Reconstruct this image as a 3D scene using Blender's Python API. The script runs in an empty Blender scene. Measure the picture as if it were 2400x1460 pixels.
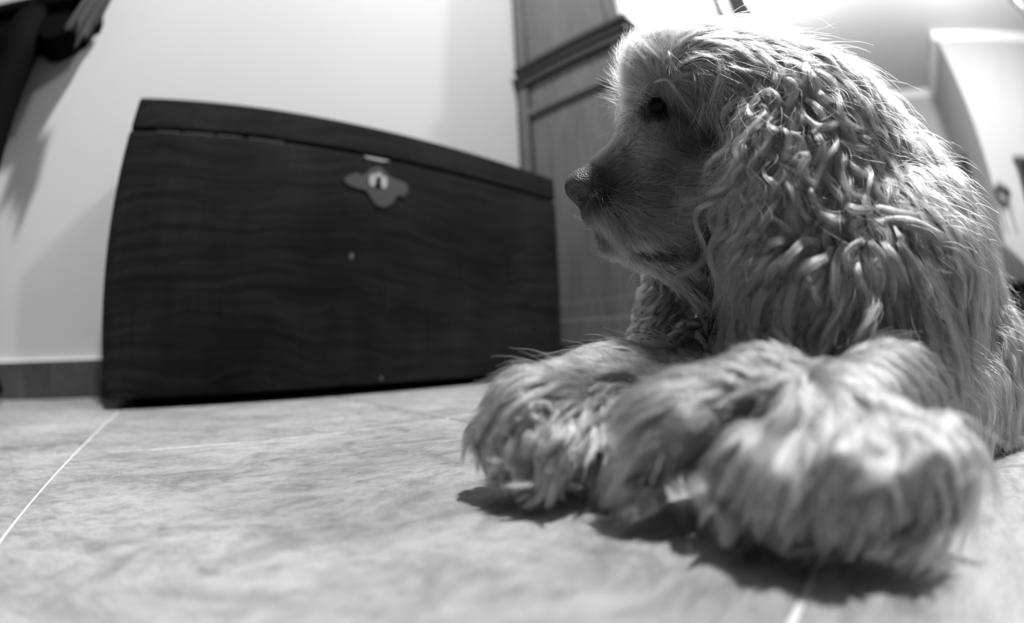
import bpy, bmesh, math, random
import numpy as np
from mathutils import Vector, Matrix

SC = bpy.context.scene
COL = SC.collection
rng = np.random.default_rng(7)
random.seed(7)
PI = math.pi

# ------------------------------------------------------------------ camera
# a 180 degree full-frame fisheye held 7.5 cm above the floor.  World: X runs along
# the chest and the back wall, Y goes into that wall, Z is up.
FPX, CY, ROLL, HEAD, CAMZ = 1059.37, 814.26, 0.0328, 0.7494, 0.075
cam = bpy.data.cameras.new('camera')
cam.type = 'PANO'
cam.sensor_width = 36.0
cam.sensor_fit = 'HORIZONTAL'
LENS = FPX / 2400 * 36
def set_fisheye(c):
    try:
        c.panorama_type = 'FISHEYE_EQUISOLID'; c.fisheye_lens = LENS; c.fisheye_fov = math.radians(220)
    except Exception:
        pass
    try:
        c.cycles.panorama_type = 'FISHEYE_EQUISOLID'; c.cycles.fisheye_lens = LENS; c.cycles.fisheye_fov = math.radians(220)
    except Exception:
        pass
set_fisheye(cam)
cam.lens = LENS
cam.shift_y = (CY - 730) / 1460
cam.clip_start = 0.01
cam.dof.use_dof = True
cam.dof.focus_distance = 0.305
cam.dof.aperture_fstop = 2.6
cam_ob = bpy.data.objects.new('camera', cam)
COL.objects.link(cam_ob)
_f = Vector((math.sin(HEAD), math.cos(HEAD), 0)); _r = Vector((math.cos(HEAD), -math.sin(HEAD), 0)); _u = Vector((0, 0, 1))
_c, _s = math.cos(ROLL), math.sin(ROLL)
_r2 = _r * _c - _u * _s
_u2 = _u * _c + _r * _s
cam_ob.matrix_world = Matrix(((_r2.x, _u2.x, -_f.x, 0), (_r2.y, _u2.y, -_f.y, 0), (_r2.z, _u2.z, -_f.z, CAMZ), (0, 0, 0, 1)))
SC.camera = cam_ob

# ------------------------------------------------------------------ light and exposure
SC.view_settings.view_transform = 'Standard'
SC.view_settings.look = 'None'
SC.view_settings.exposure = 0.0
SC.view_settings.gamma = 1.0
SC.view_settings.use_curve_mapping = False
try:
    SC.cycles.use_denoising = True
    SC.cycles.max_bounces = 5
    SC.cycles.diffuse_bounces = 1
    SC.cycles.glossy_bounces = 3
    SC.cycles.transmission_bounces = 4
    SC.cycles.use_adaptive_sampling = True
    SC.cycles.adaptive_threshold = 0.06
    SC.cycles.sample_clamp_indirect = 6
except Exception:
    pass
world = bpy.data.worlds.new('world'); SC.world = world
world.use_nodes = True
world.node_tree.nodes['Background'].inputs[0].default_value = (1, 1, 1, 1)
world.node_tree.nodes['Background'].inputs[1].default_value = 0.03

def lamp(name, kind, loc, energy, size=0.1, target=None, **kw):
    l = bpy.data.lights.new(name, kind); l.energy = energy
    if kind == 'POINT': l.shadow_soft_size = size
    if kind == 'AREA':
        l.shape = 'DISK'; l.size = size
    o = bpy.data.objects.new(name, l); COL.objects.link(o); o.location = loc
    if target is not None:
        o.rotation_euler = (Vector(target) - Vector(loc)).to_track_quat('-Z', 'Y').to_euler()
    return o
CEIL = 3.2
LAMP = (3.05, 0.05, 2.90)
lamp('ceiling_lamp_light', 'POINT', LAMP, 100, 0.06)
lamp('overhead_fill_light', 'AREA', (0.22, -0.45, 2.95), 150, 0.20, (0.25, 0.0, 0))  # added overhead fill for the dog's camera side, no fixture
lamp('chandelier_light', 'POINT', (2.55, -1.85, 2.75), 240, 0.12)

# ------------------------------------------------------------------ helpers
def ray(u, v):
    a, b = u - 1200.0, CY - v
    c, s = math.cos(ROLL), math.sin(ROLL)
    x, z = c * a + s * b, -s * a + c * b
    r = math.hypot(x, z) + 1e-9
    th = 2 * math.asin(min(1, r / 2 / FPX))
    D = (x / r * math.sin(th), math.cos(th), z / r * math.sin(th))
    ch, sh = math.cos(HEAD), math.sin(HEAD)
    return np.array((D[0] * ch + D[1] * sh, -D[0] * sh + D[1] * ch, D[2]))
CAM = np.array((0, 0, CAMZ))
def P(u, v, d):
    return CAM + ray(u, v) * d

def node_mat(name):
    m = bpy.data.materials.new(name); m.use_nodes = True
    nt = m.node_tree
    return m, nt, nt.nodes['Principled BSDF']
def g3(v): return (v, v, v, 1)
def mat_plain(name, val, rough=0.5, spec=0.5, metal=0.0):
    m, nt, b = node_mat(name)
    b.inputs['Base Color'].default_value = g3(val); b.inputs['Roughness'].default_value = rough
    b.inputs['Metallic'].default_value = metal; b.inputs['Specular IOR Level'].default_value = spec
    return m
def tex_coord(nt, scale=(1, 1, 1), kind='Object', rot=(0, 0, 0)):
    tc = nt.nodes.new('ShaderNodeTexCoord'); mp = nt.nodes.new('ShaderNodeMapping')
    mp.inputs['Scale'].default_value = scale; mp.inputs['Rotation'].default_value = rot
    nt.links.new(tc.outputs[kind], mp.inputs['Vector'])
    return mp.outputs['Vector']
def noise(nt, vec, scale, detail=6, rough=0.6, dist=0.0):
    n = nt.nodes.new('ShaderNodeTexNoise'); n.inputs['Scale'].default_value = scale
    n.inputs['Detail'].default_value = detail; n.inputs['Roughness'].default_value = rough
    n.inputs['Distortion'].default_value = dist
    nt.links.new(vec, n.inputs['Vector']); return n.outputs['Fac']
def ramp(nt, fac, stops):
    r = nt.nodes.new('ShaderNodeValToRGB'); nt.links.new(fac, r.inputs['Fac'])
    els = r.color_ramp.elements
    while len(els) < len(stops): els.new(0.5)
    for e, (p, v) in zip(els, stops): e.position = p; e.color = g3(v)
    return r.outputs['Color']
def mixc(nt, a, b, fac, mode='MIX'):
    n = nt.nodes.new('ShaderNodeMix'); n.data_type = 'RGBA'; n.blend_type = mode
    if isinstance(fac, float): n.inputs['Factor'].default_value = fac
    else: nt.links.new(fac, n.inputs['Factor'])
    nt.links.new(a, n.inputs['A']); nt.links.new(b, n.inputs['B'])
    return n.outputs['Result']
def bump(nt, bsdf, h, strength, dist=0.01):
    n = nt.nodes.new('ShaderNodeBump'); n.inputs['Strength'].default_value = strength
    n.inputs['Distance'].default_value = dist
    nt.links.new(h, n.inputs['Height']); nt.links.new(n.outputs['Normal'], bsdf.inputs['Normal'])

def mat_wood(name, dark, light, scale=6.0, axis='X', rough=0.45, wear=0.0, spec=0.4):
    m, nt, b = node_mat(name)
    st = {'X': (1, 7, 7), 'Y': (7, 1, 7), 'Z': (7, 7, 1)}[axis]
    v = tex_coord(nt, st)
    a = noise(nt, v, scale, 8, 0.65, 1.2)
    v2 = tex_coord(nt, tuple(1.0 if s == 1 else 14.0 for s in st))
    f = noise(nt, v2, scale * 4, 4, 0.6)
    ca = ramp(nt, a, [(0.3, dark), (0.7, light)])
    cf = ramp(nt, f, [(0.35, 0.55), (0.65, 1.0)])
    c = mixc(nt, ca, cf, 0.7, 'MULTIPLY')
    if wear:
        w = noise(nt, tex_coord(nt, (1, 1, 1)), 5.0, 8, 0.7)
        cw = ramp(nt, w, [(0.62, 0.0), (0.78, wear)])
        c = mixc(nt, c, cw, 1.0, 'ADD')
    nt.links.new(c, b.inputs['Base Color'])
    b.inputs['Roughness'].default_value = rough; b.inputs['Specular IOR Level'].default_value = spec
    bump(nt, b, f, 0.15, 0.002)
    return m
def mat_wall(name, val, rough=0.85):
    m, nt, b = node_mat(name)
    v = tex_coord(nt)
    n1 = noise(nt, v, 1.3, 4, 0.5); n2 = noise(nt, v, 90, 3, 0.6)
    nt.links.new(ramp(nt, n1, [(0.3, val * 0.96), (0.7, val * 1.03)]), b.inputs['Base Color'])
    b.inputs['Roughness'].default_value = rough; b.inputs['Specular IOR Level'].default_value = 0.2
    bump(nt, b, n2, 0.06, 0.003)
    return m

def finish(o, name, parent=None):
    o.name = name; COL.objects.link(o)
    if parent is not None: o.parent = parent
    return o
def mesh_ob(name, bm, mat, parent=None, smooth=False, loc=None):
    me = bpy.data.meshes.new(name); bm.to_mesh(me); bm.free()
    if mat: me.materials.append(mat)
    if smooth:
        me.polygons.foreach_set('use_smooth', [True] * len(me.polygons))
    o = bpy.data.objects.new(name, me)
    if loc is not None: o.location = loc
    COL.objects.link(o)
    if parent is not None: o.parent = parent
    return o
def box(bm, lo, hi, bev=0.0, seg=2, mat=None):
    lo, hi = Vector(lo), Vector(hi)
    r = bmesh.ops.create_cube(bm, size=1.0)
    vs = r['verts']
    for v in vs:
        v.co = Vector((lo[i] + (v.co[i] + 0.5) * (hi[i] - lo[i]) for i in range(3)))
    if bev > 0:
        es = list({e for v in vs for e in v.link_edges})
        bmesh.ops.bevel(bm, geom=es, offset=bev, segments=seg, profile=0.6, affect='EDGES')
    return vs
def bx(name, lo, hi, mat, parent=None, bev=0.002, seg=2):
    bm = bmesh.new(); box(bm, lo, hi, bev, seg)
    return mesh_ob(name, bm, mat, parent)
def tube(bm, pts, rad, seg=10):
    """swept tube through pts with radius (number or list)"""
    pts = [Vector(p) for p in pts]; n = len(pts)
    rad = [rad] * n if not hasattr(rad, '__len__') else rad
    rings = []
    for i, p in enumerate(pts):
        t = (pts[min(i + 1, n - 1)] - pts[max(i - 1, 0)]).normalized()
        a = t.cross(Vector((0, 0, 1)))
        if a.length < 0.05: a = t.cross(Vector((1, 0, 0)))
        a.normalize(); b = t.cross(a)
        rings.append([bm.verts.new(p + (a * math.cos(2 * PI * k / seg) + b * math.sin(2 * PI * k / seg)) * rad[i]) for k in range(seg)])
    for r0, r1 in zip(rings, rings[1:]):
        for k in range(seg):
            bm.faces.new((r0[k], r0[(k + 1) % seg], r1[(k + 1) % seg], r1[k]))
    bm.faces.new(rings[0][::-1]); bm.faces.new(rings[-1])
def lathe(bm, prof, seg=20, loc=(0, 0, 0)):
    rings = []
    for r, z in prof:
        rings.append([bm.verts.new((loc[0] + r * math.cos(2 * PI * k / seg), loc[1] + r * math.sin(2 * PI * k / seg), loc[2] + z)) for k in range(seg)])
    for r0, r1 in zip(rings, rings[1:]):
        for k in range(seg):
            bm.faces.new((r0[k], r0[(k + 1) % seg], r1[(k + 1) % seg], r1[k]))
    bm.faces.new(rings[0][::-1]); bm.faces.new(rings[-1])
def prism(bm, outline, y0, y1):
    """outline in the XZ plane extruded along Y"""
    a = [bm.verts.new((x, y0, z)) for x, z in outline]; b = [bm.verts.new((x, y1, z)) for x, z in outline]
    n = len(outline)
    bm.faces.new(a); bm.faces.new(b[::-1])
    for i in range(n): bm.faces.new((a[i], b[i], b[(i + 1) % n], a[(i + 1) % n]))
    bmesh.ops.recalc_face_normals(bm, faces=bm.faces)
def thing(name, label, cat, loc=(0, 0, 0), group=None):
    o = bpy.data.objects.new(name, None); COL.objects.link(o); o.location = loc
    o['label'] = label; o['category'] = cat
    o.empty_display_size = 0.05
    if group: o['group'] = group
    return o
def struct(o):
    o['kind'] = 'structure'; return o

# ------------------------------------------------------------------ materials
M_wall = mat_wall('wall_plaster', 0.42)
M_ceil = mat_wall('ceiling_plaster', 0.80)
M_trim = mat_plain('white_trim', 0.88, 0.5, 0.4)
def mat_chest(name):
    m, nt, b = node_mat(name)
    v = tex_coord(nt, (1, 1, 1))
    warp = noise(nt, v, 3.0, 3, 0.5)
    va = nt.nodes.new('ShaderNodeVectorMath'); va.operation = 'MULTIPLY_ADD'
    cmb = nt.nodes.new('ShaderNodeCombineXYZ'); nt.links.new(warp, cmb.inputs['Z'])
    va.inputs[1].default_value = (0, 0, 0.16); nt.links.new(cmb.outputs[0], va.inputs[0]); nt.links.new(v, va.inputs[2])
    mp = nt.nodes.new('ShaderNodeMapping'); mp.inputs['Scale'].default_value = (1.2, 12, 26); nt.links.new(va.outputs[0], mp.inputs['Vector'])
    grain = noise(nt, mp.outputs['Vector'], 3.2, 9, 0.68)
    blot = noise(nt, v, 4.5, 8, 0.62, 0.3)
    drip = noise(nt, tex_coord(nt, (60, 60, 5)), 1.0, 5, 0.6)
    c = mixc(nt, ramp(nt, grain, [(0.32, 0.0025), (0.68, 0.016)]), ramp(nt, blot, [(0.32, 0.25), (0.5, 0.8), (0.7, 1.3)]), 0.9, 'MULTIPLY')
    c = mixc(nt, c, ramp(nt, drip, [(0.35, 0.65), (0.65, 1.1)]), 0.6, 'MULTIPLY')
    scuff = noise(nt, tex_coord(nt, (1, 1, 1.6)), 9, 10, 0.75)
    c = mixc(nt, c, ramp(nt, scuff, [(0.68, 0.0), (0.80, 0.035)]), 1.0, 'ADD')
    nt.links.new(c, b.inputs['Base Color'])
    b.inputs['Roughness'].default_value = 0.6; b.inputs['Specular IOR Level'].default_value = 0.06
    bump(nt, b, grain, 0.25, 0.002)
    return m
M_chest = mat_chest('chest_wood')
M_cup = mat_wood('cupboard_wood', 0.13, 0.18, 2.2, 'Z', 0.42, spec=0.5)
M_cupdark = mat_plain('cupboard_moulding_and_shade', 0.02, 0.4)
M_black = mat_plain('dark_table_wood', 0.002, 0.8, 0.04)
M_metal = mat_plain('aged_metal', 0.22, 0.45, 0.5, 0.6)
M_plate = mat_plain('escutcheon_metal', 0.022, 0.5, 0.3, 0.0)
M_hole = mat_plain('keyhole_black', 0.002, 0.9, 0.0)
M_worn = mat_plain('worn_wood_edge', 0.28, 0.6)
M_door = mat_plain('dark_door_wood', 0.035, 0.4)

def mat_tile(name):
    m, nt, b = node_mat(name)
    oi = nt.nodes.new('ShaderNodeObjectInfo')
    tc = nt.nodes.new('ShaderNodeTexCoord')
    va = nt.nodes.new('ShaderNodeVectorMath'); va.operation = 'ADD'
    nt.links.new(tc.outputs['Object'], va.inputs[0])
    sc = nt.nodes.new('ShaderNodeVectorMath'); sc.operation = 'SCALE'; sc.inputs['Scale'].default_value = 9.0
    cmb = nt.nodes.new('ShaderNodeCombineXYZ')
    for k in 'XYZ': nt.links.new(oi.outputs['Random'], cmb.inputs[k])
    nt.links.new(cmb.outputs[0], sc.inputs[0]); nt.links.new(sc.outputs[0], va.inputs[1])
    mp = nt.nodes.new('ShaderNodeMapping'); mp.inputs['Scale'].default_value = (1, 1.6, 1); mp.inputs['Rotation'].default_value = (0, 0, 0.5)
    nt.links.new(va.outputs[0], mp.inputs['Vector'])
    v = mp.outputs['Vector']
    big = noise(nt, v, 7, 8, 0.62, 0.4); fine = noise(nt, v, 60, 10, 0.75, 0.3); vein = noise(nt, v, 16, 10, 0.7, 1.5)
    cb = ramp(nt, big, [(0.3, 0.22), (0.52, 0.30), (0.7, 0.38)])
    cf = ramp(nt, fine, [(0.32, 0.52), (0.56, 1.06)])
    cv = ramp(nt, vein, [(0.36, 0.58), (0.5, 1.0), (0.68, 1.15)])
    c = mixc(nt, mixc(nt, cb, cf, 0.75, 'MULTIPLY'), cv, 0.8, 'MULTIPLY')
    nt.links.new(c, b.inputs['Base Color'])
    nt.links.new(ramp(nt, fine, [(0.3, 0.55), (0.7, 0.36)]), b.inputs['Roughness'])
    b.inputs['Specular IOR Level'].default_value = 0.35
    bump(nt, b, fine, 0.25, 0.0015)
    return m
M_tile = mat_tile('stone_tile')
M_grout = mat_wall('grout', 0.58)
def mat_base(name):
    m, nt, b = node_mat(name)
    v = tex_coord(nt, (1, 1, 1), 'Object')
    n = noise(nt, v, 14, 8, 0.65, 0.8)
    nt.links.new(ramp(nt, n, [(0.3, 0.03), (0.7, 0.065)]), b.inputs['Base Color'])
    b.inputs['Roughness'].default_value = 0.5
    return m
M_base = mat_base('skirting_tile')

# ------------------------------------------------------------------ room
WY = 1.035                                     # the wall behind the chest
ZC = CEIL - CAMZ
XN, XF, YR = 1.468 * ZC, 1.905 * ZC, -0.545 * ZC   # bright wall, hall wall, return between them
struct(bx('floor', (-2.6, -4.2, -0.05), (XF + 0.1, WY + 0.1, -0.0016), M_grout, None, 0))
floor = bpy.data.objects['floor']
TS = 0.395
tile_me = None
xs0, ys0 = -0.119, 0.407
gap = 0.0014
for i in range(-6, 16):
    for j in range(-9, 3):
        x0 = xs0 + i * TS; y0 = ys0 + (j - 1) * TS
        x1, y1 = min(x0 + TS, XF), min(y0 + TS, WY)
        if x1 - x0 < 0.02 or y1 - y0 < 0.02: continue
        full = (abs(x1 - x0 - TS) < 1e-6 and abs(y1 - y0 - TS) < 1e-6)
        if full and tile_me is not None:
            o = bpy.data.objects.new('tile', tile_me); COL.objects.link(o)
        else:
            bm = bmesh.new(); w, d = x1 - x0, y1 - y0
            box(bm, (-w / 2 + gap, -d / 2 + gap, -0.006), (w / 2 - gap, d / 2 - gap, 0), 0.0012, 1)
            o = mesh_ob('tile', bm, M_tile)
            if full: tile_me = o.data
        o.location = ((x0 + x1) / 2, (y0 + y1) / 2, random.uniform(-0.0003, 0.0))
        o.parent = floor
struct(bx('wall_north', (-2.6, WY, 0), (XF + 0.1, WY + 0.12, CEIL), M_wall, None, 0))
struct(bx('wall_far_east', (XF, YR, 0), (XF + 0.12, WY, CEIL), M_wall, None, 0))
struct(bx('wall_return', (XN, YR - 0.10, 0), (XF + 0.12, YR, CEIL), M_wall, None, 0))
struct(bx('wall_east', (XN, -4.2, 0), (XN + 0.12, YR - 0.10, CEIL), M_wall, None, 0))
struct(bx('ceiling', (-2.6, -4.2, CEIL), (XF + 0.12, WY + 0.12, CEIL + 0.08), M_ceil, None, 0))
# white crown moulding, one run per wall
def crown(name, a, b, nrm):
    a, b, n = Vector(a), Vector(b), Vector(nrm)
    prof = [(0, 0), (0, -0.085), (0.012, -0.085), (0.02, -0.06), (0.05, -0.03), (0.062, -0.012), (0.062, 0)]
    bm = bmesh.new()
    r0 = [bm.verts.new(a + n * o + Vector((0, 0, z))) for o, z in prof]
    r1 = [bm.verts.new(b + n * o + Vector((0, 0, z))) for o, z in prof]
    k = len(prof)
    for i in range(k): bm.faces.new((r0[i], r0[(i + 1) % k], r1[(i + 1) % k], r1[i]))
    bm.faces.new(r0); bm.faces.new(r1[::-1]); bmesh.ops.recalc_face_normals(bm, faces=bm.faces)
    return struct(mesh_ob(name, bm, M_trim))
crown('trim_1', (XN, -4.2, CEIL), (XN, YR + 0.062, CEIL), (-1, 0, 0))
crown('trim_2', (XN - 0.062, YR, CEIL), (XF, YR, CEIL), (0, 1, 0))
crown('trim_3', (XF, YR, CEIL), (XF, WY, CEIL), (-1, 0, 0))
crown('trim_4', (2.9, WY, CEIL), (XF, WY, CEIL), (0, -1, 0))

# skirting tiles along the wall behind the chest: each tile its own piece
BH = 0.078
sk = struct(bx('baseboard_north', (-2.6, WY - 0.006, 0), (XF, WY, BH), M_grout, None, 0))
xj = -0.119 + 0.0
d = ray(122, 900); xj = d[0] / d[1] * WY
k0 = math.floor((-2.6 - xj) / TS)
for k in range(k0, 16):
    a, b = xj + k * TS, xj + (k + 1) * TS
    a, b = max(a, -2.6), min(b, XF)
    if b - a < 0.03: continue
    bm = bmesh.new(); box(bm, (-(b - a) / 2 + 0.0012, -0.008, 0.001), ((b - a) / 2 - 0.0012, 0.0, BH), 0.0012, 1)
    t = mesh_ob('tile', bm, M_base, sk); t.location = ((a + b) / 2, WY - 0.006, 0)
cap = bx('cap_strip', (-2.6, WY - 0.014, BH), (XF, WY, BH + 0.005), M_trim, sk, 0.001, 1)
cap['label'] = 'thin pale filler line on top of the skirting'
for nm, lo, hi in (('baseboard_east', (XN - 0.012, -4.2, 0), (XN, YR, 0.07)), ('baseboard_far', (XF - 0.012, YR, 0), (XF, WY, 0.07))):
    struct(bx(nm, lo, hi, mat_plain('far_skirting', 0.22, 0.5), None, 0.003))

# ------------------------------------------------------------------ chest
cx0, cx1 = -0.1436, 0.8566
cy0 = 0.7366; cdep = 0.265
Z0, ZS, ZT = 0.0165, 0.4502, 0.5129
chest = thing('wooden_chest', 'low dark wooden chest with a worn flat lid, against the pale wall', 'chest', ((cx0 + cx1) / 2, cy0 + cdep / 2, 0))
hw, hd = (cx1 - cx0) / 2, cdep / 2
bm = bmesh.new()
rc_ = 0.028
ol = [(-hw, ZS - 0.004)] + [(-hw + rc_ * 0.55 * (1 - math.cos(a)), Z0 + rc_ * (1 - math.sin(a))) for a in [PI / 2 * i / 6 for i in range(7)]] + [(hw - rc_ * 0.3 * (1 - math.sin(a)), Z0 + rc_ * 0.5 * (1 - math.cos(a))) for a in [PI / 2 * i / 6 for i in range(7)]] + [(hw, ZS - 0.004)]
prism(bm, ol, -hd, hd)
bmesh.ops.bevel(bm, geom=[e for e in bm.edges if abs(e.verts[0].co.y - e.verts[1].co.y) < 1e-6], offset=0.004, segments=2, profile=0.5, affect='EDGES')
mesh_ob('body', bm, M_chest, chest)
bm = bmesh.new(); box(bm, (-hw + 0.001, -hd - 0.001, ZS + 0.001), (hw - 0.001, hd, ZT), 0.006, 3)
lid = mesh_ob('lid', bm, M_chest, chest)
# worn pale edge along the left of the lid's top
bm = bmesh.new()
N = 40
up, lo = [], []
for i in range(N + 1):
    t = i / N; x = -hw + 0.012 + t * 0.34
    w = 0.0035 * (0.5 + 0.5 * math.sin(9 * t) ** 2 + 0.5 * random.random()) * (1 - t * 0.6)
    up.append(bm.verts.new((x, -hd + 0.006, ZT + 0.0006))); lo.append(bm.verts.new((x, -hd - 0.0004 + 0.0025, ZT - w * 0.55 + 0.0006)))
for i in range(N): bm.faces.new((up[i], lo[i], lo[i + 1], up[i + 1]))
bmesh.ops.solidify(bm, geom=bm.faces[:], thickness=0.0008)
we = mesh_ob('worn_edge', bm, M_worn, lid); we['label'] = 'bare pale wood where the lid edge is worn'
# thin bright line of bare wood along the body's top edge
bm = bmesh.new()
for a_, b_x in ((0.055, 0.10), (0.108, 0.165), (0.172, 0.22), (0.232, 0.30)):
    box(bm, (-hw + a_, -hd - 0.0004, ZS - 0.0050), (-hw + b_x, -hd + 0.003, ZS - 0.0041), 0)
mesh_ob('worn_rim', bm, mat_plain('rubbed_wood', 0.12, 0.6), chest)
def on_front(u, v, y=cy0):
    d = ray(u, v); s = y / d[1]
    q = CAM + d * s
    return q[0] - (cx0 + cx1) / 2, q[2]
# chip in the rim above the lock
x, z = on_front(880, 374)
bm = bmesh.new(); prism(bm, [(x - 0.026, ZS - 0.005), (x - 0.018, ZS - 0.0088), (x + 0.012, ZS - 0.0098), (x + 0.03, ZS - 0.0068), (x + 0.028, ZS - 0.005)], -hd - 0.0007, -hd + 0.004)
ch = mesh_ob('rim_chip', bm, M_worn, chest); ch['label'] = 'pale chip in the rim above the lock'
# escutcheon: wavy leaf-shaped plate, raised key surround with slot
def z8(pts): return [on_front(700 + x / 4.8675, 300 + y / 4.8675) for x, y in pts]
bm = bmesh.new()
prism(bm, z8([(510, 600), (560, 545), (650, 512), (735, 545), (800, 482), (900, 440), (970, 490), (1030, 560), (1120, 592), (1230, 640), (1242, 720), (1190, 790), (1120, 768), (1075, 855), (980, 912), (880, 888), (820, 800), (765, 715), (705, 702), (640, 682), (560, 655)]), -hd - 0.0030, -hd + 0.001)
esc = mesh_ob('lock_plate', bm, M_plate, chest); esc['label'] = 'dull scalloped lock plate'
for cx_, cy_, rx, ry in ((832, 605, 40, 72), (962, 628, 38, 74)):
    bm = bmesh.new()
    prism(bm, z8([(cx_ + rx * math.cos(2 * PI * k / 18), cy_ + ry * math.sin(2 * PI * k / 18)) for k in range(18)]), -hd - 0.0048, -hd - 0.0028)
    mesh_ob('key_surround', bm, M_metal, esc)
bm = bmesh.new()
prism(bm, z8([(855, 580), (860, 545), (880, 522), (905, 518), (930, 530), (942, 560), (945, 590), (925, 590), (920, 565), (903, 552), (885, 560), (877, 585)]), -hd - 0.0046, -hd - 0.0028)
mesh_ob('key_arch', bm, M_metal, esc)
bm = bmesh.new()
prism(bm, z8([(878, 585), (888, 562), (904, 556), (918, 566), (924, 592), (926, 700), (872, 690)]), -hd - 0.0036, -hd - 0.0025)
mesh_ob('keyhole', bm, M_hole, esc)
# two knots and a nail head
for (u, v, r) in ((824, 600, 0.006), (893, 886, 0.004)):
    x, z = on_front(u, v)
    bm = bmesh.new(); prism(bm, [(x + r * 0.7 * math.cos(2 * PI * k / 14) * (1 + 0.2 * math.sin(3 * k)), z + r * math.sin(2 * PI * k / 14)) for k in range(14)], -hd - 0.0005, -hd + 0.002)
    mesh_ob('knot', bm, mat_plain('pale_knot', 0.045, 0.6), chest)
for sx in (-1, 1):
    for sy in (-1, 1):
        x = sx * (hw - 0.09); y = sy * (hd - 0.06) + 0.02
        bx('foot', (x - 0.04, y - 0.03, 0.0), (x + 0.04, y + 0.03, Z0 + 0.003), M_black, chest, 0.003)
bm = bmesh.new(); box(bm, (hw - 0.001, -0.09, ZS - 0.012), (hw + 0.004, -0.06, ZS + 0.03), 0.002)
mesh_ob('seam_plate', bm, M_metal, chest)  # small metal plate across the lid seam at the right end

# ------------------------------------------------------------------ cupboard
SX, FY, CW = 1.016, 0.545, 0.80                # its side plane, its front plane, its width
cup = thing('tall_cupboard', 'tall wooden two-part cupboard with dark cornice, standing behind the chest', 'cupboard', (SX, WY, 0))
def cbx(name, lo, hi, mat, parent=cup, bev=0.002):
    return bx(name, (lo[0] - SX, lo[1] - WY, lo[2]), (hi[0] - SX, hi[1] - WY, hi[2]), mat, parent, bev)
YB = WY - 0.02                                 # its back stands just off the skirting
cbx('lower_case', (SX + 0.010, FY + 0.010, 0.075), (SX + CW, YB, 1.03), M_cup)
cbx('plinth', (SX - 0.012, FY - 0.015, 0.075), (SX + CW + 0.01, YB, 0.150), M_cup, bev=0.006)
for (x0, x1, y0, y1) in ((SX - 0.01, SX + 0.08, FY - 0.012, FY + 0.07), (SX - 0.01, SX + 0.06, YB - 0.07, YB), (SX + CW - 0.08, SX + CW, FY - 0.012, FY + 0.07), (SX + CW - 0.08, SX + CW, YB - 0.07, YB)):
    cbx('foot', (x0, y0, 0), (x1, y1, 0.077), M_cupdark, bev=0.006)
for z0, z1, nm in ((0.150, 1.03, 'lower'), (1.10, 2.45, 'upper')):
    cbx('stile', (SX, YB - 0.042, z0), (SX + 0.016, YB, z1), M_cup)
    cbx('stile', (SX, FY, z0), (SX + 0.016, FY + 0.05, z1), M_cup)
cbx('rail', (SX, FY + 0.05, 0.872), (SX + 0.016, YB - 0.042, 0.905), M_cup)
cbx('rail', (SX, FY + 0.05, 0.15), (SX + 0.016, YB - 0.042, 0.20), M_cup)
for (y0, y1, z0, z1) in ((YB - 0.052, YB - 0.042, 0.20, 0.872), (YB - 0.052, YB - 0.042, 0.905, 1.03), (FY + 0.05, YB - 0.042, 0.858, 0.872),
                         (YB - 0.052, YB - 0.042, 1.10, 2.45)):
    cbx('bead', (SX + 0.003, y0, z0), (SX + 0.013, y1, z1), M_cupdark, bev=0.001)
cbx('neck_shade_strip', (SX - 0.006, FY - 0.008, 1.008), (SX + CW, YB, 1.020), M_cupdark, bev=0.003)  # dark strip painting the shadow line under the cornice
cbx('neck_band', (SX - 0.003, FY - 0.004, 1.020), (SX + CW, YB, 1.042), M_cup, bev=0.002)
cbx('cornice', (SX - 0.013, FY - 0.020, 1.042), (SX + CW + 0.01, YB, 1.070), M_cupdark, bev=0.006)
cbx('cornice', (SX - 0.022, FY - 0.034, 1.070), (SX + CW + 0.02, YB, 1.100), M_cupdark, bev=0.008)
cbx('upper_case', (SX + 0.010, FY + 0.03, 1.10), (SX + CW - 0.02, YB, 2.45), M_cup)
M_glass, nt_, b_ = node_mat('cupboard_glass')
b_.inputs['Base Color'].default_value = g3(0.4); b_.inputs['Roughness'].default_value = 0.12; b_.inputs['Specular IOR Level'].default_value = 0.9
dr = cbx('glass_door', (SX + 0.02, FY + 0.012, 1.12), (SX + CW - 0.09, FY + 0.022, 2.42), M_glass)
dr['label'] = 'pale curtained glass door'
cbx('door_stile', (SX + CW - 0.09, FY, 1.10), (SX + CW - 0.055, FY + 0.03, 2.45), M_cupdark)
cbx('door_stile', (SX + CW - 0.052, FY, 1.10), (SX + CW - 0.02, FY + 0.03, 2.45), M_cup)
cbx('door_stile', (SX + 0.016, FY, 1.10), (SX + 0.03, FY + 0.02, 2.45), M_cupdark)
bm = bmesh.new()
tube(bm, [(CW - 0.03, FY - WY - 0.004, 1.86), (CW - 0.03, FY - WY - 0.03, 1.865), (CW - 0.03, FY - WY - 0.035, 1.90), (CW - 0.03, FY - WY - 0.012, 1.915)], 0.006, 8)
mesh_ob('door_handle', bm, M_metal, cup, True)

# dark panel and post of guessed kind beyond the cupboard, above the dog's head
scr = thing('dark_panel', 'tall dark wooden screen panel beside a narrow post, rising behind the dog\'s head', 'screen', (2.56, 0.40, 0))
bx('post', (-0.02, 0.105, 0), (0.02, 0.155, 2.6), M_door, scr, 0.004)
bx('panel', (-0.02, -0.09, 0.03), (0.015, 0.05, 2.6), mat_plain('panel_wood', 0.06, 0.35), scr, 0.006)
bx('crosspiece', (-0.012, 0.05, 0.10), (0.008, 0.106, 0.16), M_door, scr, 0.003)

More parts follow.
